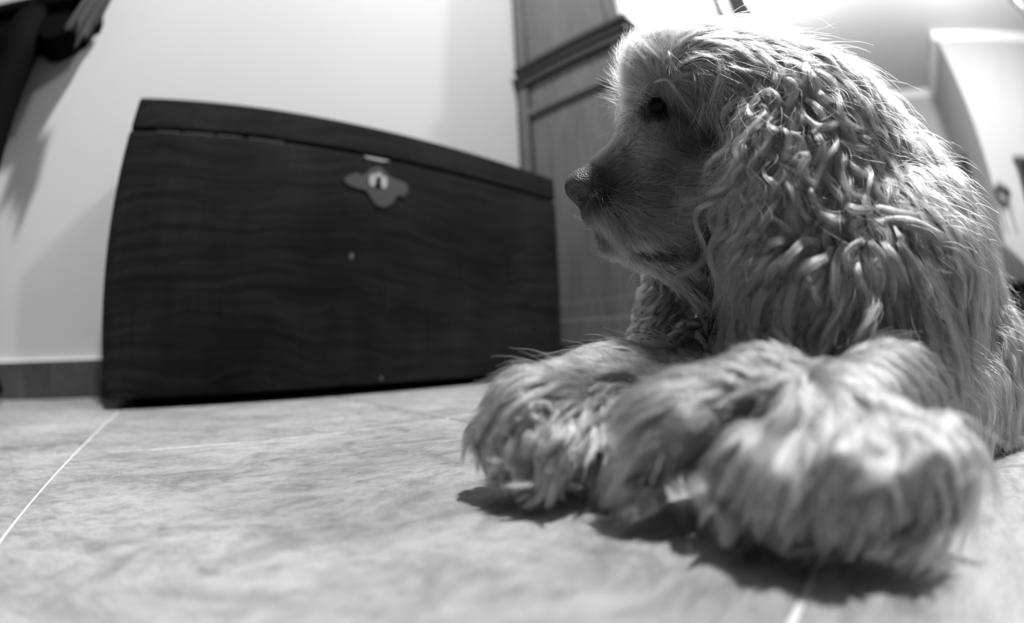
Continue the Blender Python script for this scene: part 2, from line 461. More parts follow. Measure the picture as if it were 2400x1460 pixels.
# ------------------------------------------------------------------ dark console table at the left
tb = thing('console_table', 'black carved console table cut off by the upper left corner', 'table', (-0.9, 0.93, 0))
def tbx(name, lo, hi, mat=M_black, bev=0.006, parent=tb):
    return bx(name, (lo[0] + 0.9, lo[1] - 0.93, lo[2]), (hi[0] + 0.9, hi[1] - 0.93, hi[2]), mat, parent, bev)
tbx('table_top', (-1.55, 0.855, 0.872), (-0.405, 1.015, 0.905))
def table_leg(x, y, sx):
    bm = bmesh.new()
    pts = [(x + sx * 0.00, y, 0.86), (x + sx * 0.005, y, 0.74), (x + sx * 0.02, y, 0.62), (x + sx * 0.035, y, 0.50), (x + sx * 0.05, y, 0.38), (x + sx * 0.075, y, 0.25), (x + sx * 0.105, y, 0.13), (x + sx * 0.135, y, 0.05), (x + sx * 0.15, y, 0.012)]
    pts = [(a + 0.9, b - 0.93, c) for a, b, c in pts]
    tube(bm, pts, [0.075, 0.078, 0.070, 0.062, 0.055, 0.046, 0.038, 0.036, 0.034], 14)
    mesh_ob('leg', bm, M_black, tb, True)
table_leg(-0.628, 0.915, 1); table_leg(-1.30, 0.915, -1)
bm = bmesh.new()
ol = [(-1.40, 0.872), (-1.40, 0.80), (-0.56, 0.792)] + [(-0.555 + 0.14 * t, 0.790 - 0.022 * math.sin(PI * min(1, t * 1.15)) + 0.02 * t ** 4) for t in [i / 10 for i in range(11)]] + [(-0.412, 0.835), (-0.408, 0.872)]
prism(bm, [(x + 0.9, z) for x, z in ol], 0.875 - 0.93, 0.985 - 0.93)
mesh_ob('apron', bm, M_black, tb)
# gathered grey cloth hanging from the table end
bm = bmesh.new()
NX, NZ = 40, 24
grid = []
cl = lambda u, v: P(u, v, 1.0)
for j in range(NZ + 1):
    row = []
    t = j / NZ
    for i in range(NX + 1):
        s = i / NX
        x = -0.44 + 0.085 * s + 0.012 * t * (s - 0.5)
        zb = 0.755 - 0.055 * math.exp(-((s - 0.62) / 0.16) ** 2) + 0.02 * math.exp(-((s - 0.28) / 0.1) ** 2) + 0.055 * max(0, s - 0.8) / 0.2 * 0.8
        z = 0.908 + (zb - 0.908) * t
        y = 0.838 - 0.008 * math.sin(s * 19 + 1.2 * t) * (0.3 + t) - 0.010 * math.sin(s * 43 + 2) * t
        row.append(bm.verts.new((x, y, z)))
    grid.append(row)
for j in range(NZ):
    for i in range(NX):
        bm.faces.new((grid[j][i], grid[j + 1][i], grid[j + 1][i + 1], grid[j][i + 1]))
bmesh.ops.solidify(bm, geom=bm.faces[:], thickness=0.002)
clo = mesh_ob('table_cloth', bm, mat_plain('grey_cloth', 0.075, 0.7), None, True)
clo['label'] = 'small grey gathered cloth hanging over the end of the black table'; clo['category'] = 'cloth'

# ------------------------------------------------------------------ far right: door, ornament, mirror, table
dx0 = 5.40
dj = struct(bx('door_1', (dx0 + 0.07, YR - 0.02, 0.01), (XF - 0.10, YR + 0.012, 1.93), mat_plain('grey_door', 0.30, 0.4), None, 0.004))
bx('door_jamb', (dx0, YR - 0.01, 0.005), (dx0 + 0.075, YR + 0.035, 2.0), M_door, dj, 0.004)
bx('door_jamb', (XF - 0.105, YR - 0.01, 0.005), (XF - 0.03, YR + 0.035, 2.0), M_door, dj, 0.004)
bx('door_head', (dx0, YR - 0.01, 1.90), (XF - 0.03, YR + 0.035, 2.09), M_door, dj, 0.004)
def east(u, v, x=XN):
    d = ray(u, v); return CAM + d * (x / d[0])
o_ = east(2346, 458)
wr = thing('wall_wreath', 'small dark wreath with two hanging ribbons on the bright far wall', 'wreath', tuple(o_))
bm = bmesh.new()
pts = [(-0.03, 0.075 * math.cos(a), 0.075 * math.sin(a)) for a in [2 * PI * k / 24 for k in range(25)]]
tube(bm, pts, 0.022, 8)
mesh_ob('ring', bm, mat_plain('wreath_dark', 0.05, 0.6), wr, True)
for k, (dy, dz, r) in enumerate(((0.06, 0.05, 0.035), (0.0, 0.085, 0.04), (-0.07, 0.045, 0.042), (-0.115, 0.03, 0.026), (0.05, -0.03, 0.03), (-0.04, -0.06, 0.034), (0.02, -0.085, 0.028))):
    bm = bmesh.new(); bmesh.ops.create_icosphere(bm, subdivisions=2, radius=r)
    for v in bm.verts: v.co *= 1 + 0.18 * math.sin(v.co.x * 190 + k) * math.sin(v.co.y * 170)
    f = mesh_ob('flower', bm, mat_plain('wreath_flower', 0.09 if k % 2 else 0.05, 0.6), wr, True, (-0.035, dy, dz))
for dy in (0.045, -0.085):
    bm = bmesh.new()
    a = []
    for i in range(13):
        t = i / 12; zz = -0.05 - 0.30 * t; yy = dy - 0.02 * t + 0.006 * math.sin(5 * t)
        xx = -0.012 - 0.008 * math.sin(7 * t)
        a.append((bm.verts.new((xx, yy - 0.014, zz)), bm.verts.new((xx, yy + 0.014, zz))))
    for p, q in zip(a, a[1:]): bm.faces.new((p[0], p[1], q[1], q[0]))
    bmesh.ops.solidify(bm, geom=bm.faces[:], thickness=0.0015)
    mesh_ob('ribbon', bm, mat_plain('ribbon_grey', 0.36, 0.6), wr)
m0 = east(2381, 392)
mr = thing('wall_mirror', 'tall mirror in a dark moulded frame, at the right edge beyond the wreath', 'mirror', (XN, m0[1], 0.95))
W_, H_ = 0.75, m0[2] + 0.03 - 0.95
for nm, lo, hi in (('frame_side', (-0.045, -0.07, 0), (-0.002, 0.0, H_)), ('frame_side', (-0.045, -W_, 0), (-0.002, -W_ + 0.07, H_)), ('frame_bottom', (-0.045, -W_ + 0.07, 0), (-0.002, -0.07, 0.07)), ('frame_top', (-0.055, -W_ - 0.02, H_), (-0.002, 0.02, H_ + 0.07))):
    bx(nm, lo, hi, M_door, mr, 0.008)
bx('mirror_glass', (-0.02, -W_ + 0.068, 0.068), (-0.004, -0.068, H_), mat_plain('mirror_glass', 0.7, 0.05, 0.5, 1.0), mr, 0.001)
s0 = east(2363, 660, 4.30)
st = thing('side_table', 'low black side table with square legs below the wall mirror', 'table', (4.30, s0[1], 0))
zt = s0[2]
bx('table_top', (-0.02, -0.78, zt - 0.035), (0.27, 0.02, zt), M_black, st, 0.004)
bx('apron', (0.0, -0.75, zt - 0.10), (0.25, -0.01, zt - 0.035), M_black, st, 0.002)
for a in (0.0, 0.215):
    for b in (-0.06, -0.75):
        bx('leg', (a, b, 0), (a + 0.035, b + 0.045, zt - 0.09), M_black, st, 0.003)
bx('stretcher', (0.01, -0.71, 0.10), (0.025, -0.05, 0.26), M_black, st, 0.002)
bm = bmesh.new()
prism(bm, [(0.0, 0), (0.0, 0.32), (-0.05, 0.34), (-0.30, 0.16), (-0.30, 0)], -0.012, 0.012)
pf = mesh_ob('picture_frame', bm, mat_plain('frame_grey', 0.07, 0.5), None, False, (4.42, s0[1] - 0.01, zt + 0.001))
pf.rotation_euler = (0, 0, PI / 2)
pf['label'] = 'dark grey slanting stand on the low black side table'; pf['category'] = 'stand'
pf.name = 'letter_stand'
bm = bmesh.new()
lathe(bm, [(0.05, 0), (0.06, 0.06), (0.055, 0.16), (0.04, 0.27), (0.03, 0.34), (0.035, 0.37)], 20)
vs = mesh_ob('vase', bm, M_trim, None, True, (4.36, s0[1] - 0.40, zt + 0.0005))
vs['label'] = 'slim white vase on the low black side table'; vs['category'] = 'vase'

# ------------------------------------------------------------------ lamps
chc = P(2425, -10, 3.9)
M_drop = mat_plain('smoked_glass', 0.09, 0.15, 0.8)
chd = thing('chandelier', 'dark chandelier with hanging glass drops in the upper right corner', 'chandelier', tuple(chc))
bm = bmesh.new(); tube(bm, [(0, 0, 0.05), (0, 0, CEIL - chc[2] - 0.03)], 0.008, 8); mesh_ob('rod', bm, M_metal, chd, True)
bm = bmesh.new(); lathe(bm, [(0.06, 0), (0.055, 0.02), (0.02, 0.04)], 20, (0, 0, CEIL - chc[2] - 0.04)); mesh_ob('canopy', bm, M_metal, chd, True)
bm = bmesh.new(); lathe(bm, [(0.01, -0.03), (0.035, 0.0), (0.05, 0.05), (0.03, 0.10), (0.015, 0.16)], 20); mesh_ob('hub', bm, M_metal, chd, True)
def drop_bm(L, w):
    b = bmesh.new(); lathe(b, [(0.002, 0), (w * 0.5, -L * 0.35), (w, -L * 0.62), (w * 0.6, -L * 0.85), (0.002, -L)], 8); return b
for k in range(8):
    a = 2 * PI * k / 8 + 0.2
    ca, sa = math.cos(a), math.sin(a)
    bm = bmesh.new()
    tube(bm, [(ca * r, sa * r, z) for r, z in ((0.03, 0.06), (0.10, 0.0), (0.18, -0.01), (0.25, 0.03), (0.27, 0.08))], 0.007, 8)
    arm = mesh_ob('arm', bm, M_metal, chd, True)
    bm = bmesh.new(); lathe(bm, [(0.012, 0.08), (0.03, 0.085), (0.012, 0.09), (0.011, 0.16)], 12, (ca * 0.27, sa * 0.27, 0)); mesh_ob('candle', bm, M_trim, arm, True)
    for r, z, L, w in ((0.27, 0.08, 0.085, 0.016), (0.18, -0.012, 0.11, 0.019), (0.23, 0.01, 0.07, 0.013)):
        dd = mesh_ob('drop', drop_bm(L, w), M_drop, arm, True, (ca * r, sa * r, z))
    bm = bmesh.new(); a2 = a + 2 * PI / 8
    p0 = Vector((ca * 0.25, sa * 0.25, 0.02)); p1 = Vector((math.cos(a2) * 0.25, math.sin(a2) * 0.25, 0.02))
    tube(bm, [p0.lerp(p1, t) + Vector((0, 0, -0.09 * 4 * t * (1 - t))) for t in [i / 10 for i in range(11)]], 0.0055, 6)
    mesh_ob('chain', bm, M_drop, chd, True)
lp = thing('ceiling_lamp', 'bare ceiling lamp on a short rod, just above the picture over the dog', 'lamp', (LAMP[0], LAMP[1], CEIL))
bm = bmesh.new(); lathe(bm, [(0.055, -0.03), (0.05, -0.012), (0.055, 0)], 20); mesh_ob('canopy', bm, M_trim, lp, True)
bm = bmesh.new(); tube(bm, [(0, 0, -0.03), (0, 0, -0.16)], 0.008, 8); mesh_ob('rod', bm, M_trim, lp, True)
# ------------------------------------------------------------------ the dog
# The body is one closed surface: tapered capsules blended into each other on a grid
# and skinned; all hair is laid over that surface strand by strand.
PR = []
def rc(a, ra, b=None, rb=None, k=0.02, sub=False):
    a = np.asarray(a, float); b = a if b is None else np.asarray(b, float)
    PR.append((a, b, ra, ra if rb is None else rb, k, sub))
# trunk, lying away from the camera
rc(P(2020, 650, .45), .098, P(2100, 690, .62), .110, .05)
rc(P(2100, 690, .62), .110, P(2060, 735, .95), .105, .05)
rc(P(2230, 760, .60), .075, P(2190, 800, .70), .08, .05)         # near flank on the floor
# chest, neck
rc(P(1900, 690, .42), .078, P(2050, 640, .45), .09, .05)
rc(P(1800, 330, .375), .058, P(1930, 560, .40), .080, .04)
# skull, brow, muzzle
rc(P(1690, 245, .345), .049, P(1800, 250, .355), .049, .03)
rc(P(1575, 195, .338), .030, P(1660, 215, .345), .040, .03)
rc(P(1585, 365, .335), .037, P(1400, 432, .328), .0165, .02)
rc(P(1545, 300, .335), .024, P(1620, 330, .340), .030, .02)
rc(P(1660, 430, .335), .046, P(1740, 420, .345), .050, .03)      # cheek
rc(P(1412, 480, .322), .0150, P(1530, 520, .318), .026, .012)    # near lip
rc(P(1412, 480, .340), .0150, P(1530, 520, .348), .026, .012)    # far lip
rc(P(1530, 520, .320), .026, P(1610, 530, .325), .026, .012)
rc(P(1448, 556, .334), .0135, P(1600, 565, .335), .024, .010)    # lower jaw
rc(P(1640, 540, .335), .035, P(1790, 640, .375), .055, .03)      # throat
rc(P(1364, 438, .327), .0125, P(1390, 440, .328), .0125, .005)   # nose
rc(P(1362, 436, .3215), .0085, None, None, .006)                 # nostril wings
rc(P(1362, 436, .3335), .0085, None, None, .006)
# near ear: a thick flap from the side of the skull down over the neck
rc(P(1835, 215, .322), .026, P(1835, 430, .302), .034, .025)
rc(P(1835, 430, .302), .034, P(1850, 680, .298), .032, .025)
rc(P(1900, 350, .325), .040, P(1960, 620, .305), .046, .04)
# mane and shoulder fringe
rc(P(1955, 335, .365), .056, P(2065, 505, .370), .062, .04)
rc(P(1875, 625, .288), .032, P(2140, 625, .300), .038, .025)
rc(P(1885, 725, .308), .032, P(2150, 725, .322), .040, .03)
rc(P(2150, 570, .350), .046, P(2230, 760, .380), .046, .04)
# near shoulder, upper arm and elbow
rc(P(2215, 690, .430), .052, P(2300, 885, .385), .036, .03)
rc(P(2300, 880, .375), .040, P(2310, 960, .365), .030, .02)
# near foreleg and paw
rc(P(2285, 955, .360), .032, P(2080, 955, .245), .0235, .025)
rc(P(2080, 955, .245), .0235, P(1920, 1005, .180), .022, .02)
rc(P(1955, 1065, .168), .0235, P(1960, 1115, .160), .020, .008)
for (u, v, dd, r) in ((1775, 1100, .165, .0115), (1870, 1130, .153, .0125), (2010, 1140, .149, .0125), (2130, 1105, .158, .0125), (2170, 1080, .168, .0105)):
    rc(P(1945, 1050, .172), .016, P(u, v, dd), r, .006)
rc(P(1790, 925, .195), .018, P(1575, 985, .185), .014, .012)      # feathering on the inside of the leg
# far foreleg and paw
rc(P(1760, 850, .40), .040, P(1640, 880, .34), .028, .03)
rc(P(1640, 890, .34), .028, P(1430, 935, .265), .0225, .02)
rc(P(1430, 935, .265), .0225, P(1270, 985, .222), .023, .02)
for (u, v, dd, r) in ((1165, 1020, .222, .0105), (1225, 1050, .210, .0115), (1300, 1055, .206, .0115), (1360, 1035, .212, .0105)):
    rc(P(1270, 985, .225), .017, P(u, v, dd), r, .005)
# far ear behind the chin
rc(P(1600, 560, .385), .018, P(1545, 780, .400), .020, .02)
# carved away: eye socket, nostrils, mouth line
rc(P(1540, 248, .2985), .0125, None, None, .006, True)
rc(P(1349, 450, .3150), .0042, P(1368, 462, .3160), .0026, .002, True)
rc(P(1349, 450, .3395), .0042, P(1368, 462, .3385), .0026, .002, True)
rc(P(1470, 578, .300), .0026, P(1590, 597, .298), .0028, .004, True)

def sdf(Q):
    """signed distance of points Q (n,3)"""
    Q = np.asarray(Q, np.float32)
    D = np.full(len(Q), 1.0, np.float32)
    for a, b, ra, rb, k, sub in PR:
        ab = (b - a).astype(np.float32); L2 = float(ab @ ab)
        q = Q - a.astype(np.float32)
        t = np.clip(q @ ab / L2, 0, 1) if L2 > 1e-12 else np.zeros(len(Q), np.float32)
        d = np.sqrt(((q - t[:, None] * ab) ** 2).sum(1)) - (ra + (rb - ra) * t)
        if sub:
            d = -d; h = np.maximum(k - np.abs(D - d), 0) / k
            D = np.maximum(D, d) + h * h * k * 0.25
        else:
            h = np.maximum(k - np.abs(D - d), 0) / k
            D = np.minimum(D, d) - h * h * k * 0.25
    fl = 0.0015 - Q[:, 2]                       # rests on the floor
    k = 0.004; h = np.maximum(k - np.abs(D - fl), 0) / k
    return np.maximum(D, fl) + h * h * k * 0.25

RES = 0.0033
pts = np.array([p[0] for p in PR] + [p[1] for p in PR]); rad = max(p[2] for p in PR)
LO = np.array([min(np.minimum(p[0], p[1])[i] - max(p[2], p[3]) for p in PR) for i in range(3)]) - 0.015
HI = np.array([max(np.maximum(p[0], p[1])[i] + max(p[2], p[3]) for p in PR) for i in range(3)]) + 0.015
LO[2] = -0.012
NG = np.ceil((HI - LO) / RES).astype(int) + 1
ax = [LO[i] + RES * np.arange(NG[i]) for i in range(3)]
GRID = np.empty(NG, np.float32)
for i0 in range(0, NG[0], 16):
    X, Y, Z = np.meshgrid(ax[0][i0:i0 + 16], ax[1], ax[2], indexing='ij')
    GRID[i0:i0 + 16] = sdf(np.stack([X.ravel(), Y.ravel(), Z.ravel()], 1)).reshape(X.shape)

def samp(Q):
    """trilinear distance and gradient from the grid"""
    g = (Q - LO) / RES
    i = np.clip(g.astype(int), 0, NG - 2); f = np.clip(g - i, 0, 1)
    c = [[[GRID[i[:, 0] + a, i[:, 1] + b, i[:, 2] + e] for e in (0, 1)] for b in (0, 1)] for a in (0, 1)]
    fx, fy, fz = f.T
    l = lambda p, q, t: p + (q - p) * t
    z = [[l(c[a][b][0], c[a][b][1], fz) for b in (0, 1)] for a in (0, 1)]
    y = [l(z[a][0], z[a][1], fy) for a in (0, 1)]
    d = l(y[0], y[1], fx)
    gx = y[1] - y[0]
    gy = l(z[0][1] - z[0][0], z[1][1] - z[1][0], fx)
    dz = [[c[a][b][1] - c[a][b][0] for b in (0, 1)] for a in (0, 1)]
    gz = l(l(dz[0][0], dz[0][1], fy), l(dz[1][0], dz[1][1], fy), fx)
    G = np.stack([gx, gy, gz], 1); G /= np.linalg.norm(G, axis=1, keepdims=True) + 1e-9
    return d, G

def surface_nets():
    S = GRID < 0
    cnt = sum(S[a:NG[0] - 1 + a, b:NG[1] - 1 + b, c:NG[2] - 1 + c].astype(np.int8) for a in (0, 1) for b in (0, 1) for c in (0, 1))
    cell = (cnt > 0) & (cnt < 8)
    ids = -np.ones(cell.shape, np.int64); idx = np.argwhere(cell); ids[cell] = np.arange(len(idx))
    acc = np.zeros((len(idx), 3)); num = np.zeros(len(idx))
    corners = [(a, b, c) for a in (0, 1) for b in (0, 1) for c in (0, 1)]
    for p in corners:
        for axn in range(3):
            if p[axn]: continue
            q = list(p); q[axn] = 1
            dp = GRID[tuple((idx + p).T)]; dq = GRID[tuple((idx + q).T)]
            m = (dp < 0) != (dq < 0)
            t = np.where(m, dp / np.where(m, dp - dq, 1), 0)
            pos = np.tile(np.array(p, float), (len(idx), 1)); pos[:, axn] = t
            acc += pos * m[:, None]; num += m
    V = LO + (idx + acc / num[:, None]) * RES
    F = []
    for axn in range(3):
        o1, o2 = [(1, 2), (2, 0), (0, 1)][axn]
        e0 = S[tuple(slice(1, NG[i] - 1) if i != axn else slice(0, NG[i] - 1) for i in range(3))]
        e1 = S[tuple(slice(1, NG[i] - 1) if i != axn else slice(1, NG[i]) for i in range(3))]
        w = np.argwhere(e0 != e1); fl = e0[e0 != e1]
        off = np.ones(3, int); off[axn] = 0
        base = w + off
        def cid(d1, d2):
            q = base.copy(); q[:, o1] -= d1; q[:, o2] -= d2
            return ids[tuple(q.T)]
        quad = np.stack([cid(0, 0), cid(1, 0), cid(1, 1), cid(0, 1)], 1)
        quad[~fl] = quad[~fl][:, ::-1]
        F.append(quad)
    return V, np.concatenate(F)
BV, BF = surface_nets()
bme = bpy.data.meshes.new('dog')
bme.vertices.add(len(BV)); bme.vertices.foreach_set('co', BV.ravel().astype(np.float32))
bme.loops.add(BF.size); bme.loops.foreach_set('vertex_index', BF.ravel().astype(np.int32))
bme.polygons.add(len(BF)); bme.polygons.foreach_set('loop_start', np.arange(0, BF.size, 4, dtype=np.int32))
bme.polygons.foreach_set('use_smooth', np.ones(len(BF), bool))
bme.update(calc_edges=True); bme.validate()
# ------------------------------------------------------------------ hair
# FLOW: places on the coat (found by sighting from the camera) with the way the hair
# runs there.  u, v, du, dv, length cm, wave amplitude mm, wave length cm, lift, lock
# radius mm, tone, kind (l = long locks, s = short coat)
FLOW = []
def fl(kind, rows):
    for r in rows: FLOW.append((kind,) + tuple(r))
fl('l', [
 # forelock, crown
 (1500, 120, -0.75, -0.8, 3, 0.4, 5, 0.9, 3, 1), (1560, 110, 0.1, -1, 3, 0.4, 5, 0.8, 3, 1), (1470, 190, -1, -0.5, 2.6, 0.4, 5, 0.9, 2.6, 1), (1540, 160, -0.6, -0.7, 2.8, 0.4, 5, 0.8, 2.6, 1),
 (1490, 235, -1, -0.3, 1.8, 0.3, 5, 0.6, 2, 0.88),
 (1610, 100, 1, -0.15, 5, 1.5, 5, 0.15, 3, 0.759), (1700, 75, 1, 0.05, 5.5, 2, 5, 0.12, 3.2, 0.759), (1780, 85, 1, 0.25, 5.5, 2, 5, 0.12, 3.4, 0.726),
 (1850, 120, 1, 0.5, 5.5, 3, 4.5, 0.15, 3.4, 0.693), (1620, 150, 1, 0.3, 5, 2, 5, 0.2, 1.6, 0.759), (1700, 140, 1, 0.45, 5.5, 3, 4, 0.2, 3, 0.726),
 (1650, 200, 0.75, 0.8, 4.5, 1.5, 5, 0.3, 1.2, 0.726), (1728, 220, 0.35, 1, 5.6, 2.5, 4, 0.138, 2, 0.693),
 # ear, front column of curls
 (1788, 190, 0.1, 1, 10, 4.5, 3.6, 0.22, 3.4, 1.1), (1790, 280, 0, 1, 11, 5.5, 3.6, 0.275, 3.4, 1.1), (1773, 330, -0.2, 1, 10, 5.5, 3.4, 0.2475, 3.4, 1.05),
 (1768, 430, -0.2, 1, 10, 5.5, 3.6, 0.2475, 3.6, 1.05), (1800, 400, 0.05, 1, 11, 6, 3.6, 0.275, 3.6, 1.1), (1758, 520, -0.35, 1, 9.4, 5, 3.6, 0.22, 3.6, 1.05),
 (1850, 480, 0.25, 1, 11, 5, 4.5, 0.1925, 3.8, 1), (1860, 330, 0.3, 1, 11, 5, 4.5, 0.1925, 3.6, 1.05), (1840, 220, 0.35, 1, 7.5, 5, 4, 0.165, 3.6, 1.1),
 # ear, sweep to the right
 (1910, 180, 0.9, 0.5, 7.5, 5, 4, 0.22, 3.4, 1.05), (1930, 270, 0.9, 0.65, 8.1, 5, 4.5, 0.165, 3.6, 1), (2000, 230, 1, 0.45, 7.5, 6, 4, 0.2475, 3.4, 1),
 (2000, 340, 0.95, 0.6, 8.1, 5, 4.5, 0.165, 3.8, 1), (1930, 400, 0.75, 0.85, 8.8, 5, 5, 0.154, 4, 0.95), (2080, 350, 1, 0.5, 7.5, 5, 4, 0.4, 3.4, 1),
 (2070, 440, 0.95, 0.6, 8.1, 5, 4.5, 0.3, 3.6, 0.95), (1960, 480, 0.7, 0.8, 8.1, 5, 5, 0.165, 4, 0.95), (2150, 440, 1, 0.5, 6.9, 5, 4, 0.4, 3.2, 0.95),
 (2150, 520, 0.85, 0.6, 7.5, 4, 5, 0.25, 3.6, 0.95), (2220, 520, 0.7, 0.8, 7.5, 4, 5, 0.25, 3.4, 0.95), (1870, 560, 0.5, 0.8, 6.2, 5, 4, 0.165, 3.8, 0.9),
 (2050, 520, 0.9, 0.2, 6.2, 4, 4, 0.25, 3.6, 0.95),
 # fringe falling under the ear
 (1720, 600, 0.05, 1, 7.5, 5, 4.5, 0.8, 4, 1), (1780, 580, 0.05, 1, 8.5, 3, 6, 1.1, 4.2, 1), (1850, 590, -0.45, 1, 8.5, 3, 7, 1.1, 4.2, 1),
 (1920, 585, -0.4, 1, 8.5, 2.5, 7, 1.1, 4.2, 1.05), (1990, 575, -0.1, 1, 8.5, 2.5, 7, 1.1, 4.2, 1.1), (2060, 570, 0.2, 1, 8.5, 2.5, 7, 1.1, 4.2, 1.05),
 (2130, 575, 0.35, 1, 8.5, 2.5, 7, 1, 4.2, 1), (2200, 590, 0.4, 1, 8, 3, 7, 0.7, 4, 1),
 (1740, 720, 0, 1, 5, 4, 4, 0.2, 4, 0.85), (1850, 720, -0.2, 1, 6, 2, 6, 0.2, 4.2, 0.9), (1980, 720, 0, 1, 6, 2, 6, 0.2, 4.2, 0.9), (2120, 720, 0.1, 1, 6, 2, 6, 0.2, 4.2, 0.9),
 # chest and throat, their shade put into lower tones
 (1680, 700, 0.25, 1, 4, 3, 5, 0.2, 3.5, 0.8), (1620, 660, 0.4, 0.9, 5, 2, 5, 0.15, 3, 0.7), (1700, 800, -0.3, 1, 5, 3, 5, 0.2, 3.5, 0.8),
 # back of the neck, tones lowered to paint out its backlit rim; shoulder
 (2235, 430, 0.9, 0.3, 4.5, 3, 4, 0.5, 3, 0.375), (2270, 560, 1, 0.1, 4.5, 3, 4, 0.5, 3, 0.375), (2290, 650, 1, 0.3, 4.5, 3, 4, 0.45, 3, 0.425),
 (2260, 700, 0.4, 1, 6, 5, 4, 0.3, 3.8, 1), (2300, 790, 0.4, 1, 6, 4, 5, 0.25, 3.6, 1), (2350, 880, 0.45, 1, 6, 3, 5, 0.2, 3.6, 1),
 (2240, 840, 0.4, 1, 5.5, 3, 5, 0.2, 3.4, 1), (2330, 980, 0.6, 0.8, 5.5, 2, 5, 0.2, 3.4, 1.05), (2380, 760, 0.7, 0.8, 5, 3, 5, 0.3, 3.4, 0.9),
 # near foreleg
 (2030, 850, 0.8, 0.55, 3.2, 1.2, 7, 0.12, 3.2, 1.1), (2120, 870, 0.9, 0.6, 3.2, 1.2, 7, 0.12, 3.2, 1.1), (2200, 940, 0.8, 0.8, 5, 1.2, 7, 0.2, 3.4, 1.1),
 (2260, 1010, 0.7, 0.9, 4.5, 1.2, 6, 0.2, 3.2, 1.1), (2150, 1000, 0.5, 1, 4.5, 1.2, 6, 0.2, 3.4, 1.1), (1960, 880, 0.6, 0.5, 2.6, 1, 6, 0.15, 3.4, 1.1),
 (1870, 860, -0.4, -0.5, 1.8, 0.6, 6, 0.3, 2.6, 1.1), (1770, 880, -0.6, -0.3, 2, 0.6, 6, 0.3, 2.6, 1.1), (1900, 940, -0.2, 0.6, 2.4, 1, 6, 0.2, 3, 1.15),
 (1680, 930, -.9, .35, 3.4, 1.2, 6, .25, 3.2, 1.15), (1590, 980, -.8, .7, 4.6, 1.2, 6, .3, 3.4, 1.1), (1540, 1030, -.6, 1, 4.4, 1.2, 6, .3, 3.4, 1.05), (1620, 1050, -.5, 1, 3.6, 1.2, 6, .2, 3.2, .9),
 (1740, 1010, -0.5, 0.7, 2.5, 1, 6, 0.2, 2.6, 0.95), (1860, 1010, -0.4, 1, 2.4, 1, 6, 0.35, 2.8, 1.1), (1960, 1000, -0.1, 1, 2.4, 1, 6, 0.35, 2.8, 1.1),
 (2060, 1010, 0.1, 1, 2.6, 1, 6, 0.35, 2.8, 1.1), (2160, 1050, 0.35, 1, 2.6, 1, 6, 0.35, 2.8, 1.1),
 (1760, 1110, -0.45, 1, 2.2, 1, 6, 0.3, 2.6, 1.1), (1850, 1150, -0.4, 1, 1.9, 1, 6, 0.3, 2.6, 1.05), (1990, 1150, -0.2, 1, 1.9, 1, 6, 0.3, 2.6, 1.05), (2110, 1130, 0.05, 1, 2.1, 1, 6, 0.3, 2.6, 1.05),
 # far foreleg
 (1690, 850, -0.9, 0.1, 4.5, 2, 5, 0.2, 3, 0.95), (1600, 860, -1, 0.1, 3.6, 1, 6, 0.2, 2.8, 1.1), (1500, 870, -1, 0.05, 3.4, 0.8, 6, 0.2, 2.6, 1.15),
 (1420, 870, -1, 0.1, 3.2, 0.8, 6, 0.22, 2.6, 1.15), (1520, 950, -1, 0.2, 2.6, 1.2, 4, 0.2, 2.4, 1.1), (1420, 960, -0.9, 0.35, 2.6, 1.2, 4, 0.2, 2.4, 1.1),
 (1330, 880, -0.95, 0.25, 3, 0.8, 6, 0.25, 2.4, 1.15), (1250, 910, -0.9, 0.5, 3, 0.8, 6, 0.3, 2.4, 1.15), (1180, 960, -0.75, 0.9, 2.6, 0.8, 5, 0.3, 2.2, 1.05),
 (1150, 1030, -0.2, 1, 2.2, 0.8, 5, 0.3, 2, 0.9), (1230, 1000, -0.15, 1, 2.4, 0.8, 5, 0.4, 2.4, 1.15), (1310, 1010, -0.35, 1, 2.6, 0.8, 5, 0.4, 2.4, 1.1),
 (1380, 1020, -0.5, 0.8, 2.6, 0.8, 5, 0.3, 2.4, 1.05), (1450, 1010, -0.6, 0.5, 2.2, 0.8, 5, 0.2, 2.2, 0.9),
 # far ear, the light on its curls put into a paler tone
 (1540, 650, 0, 1, 3.5, 5, 2.4, 0.35, 2.6, 1.5), (1545, 740, 0, 1, 3.5, 4, 2.6, 0.3, 2.6, 1.5),
])
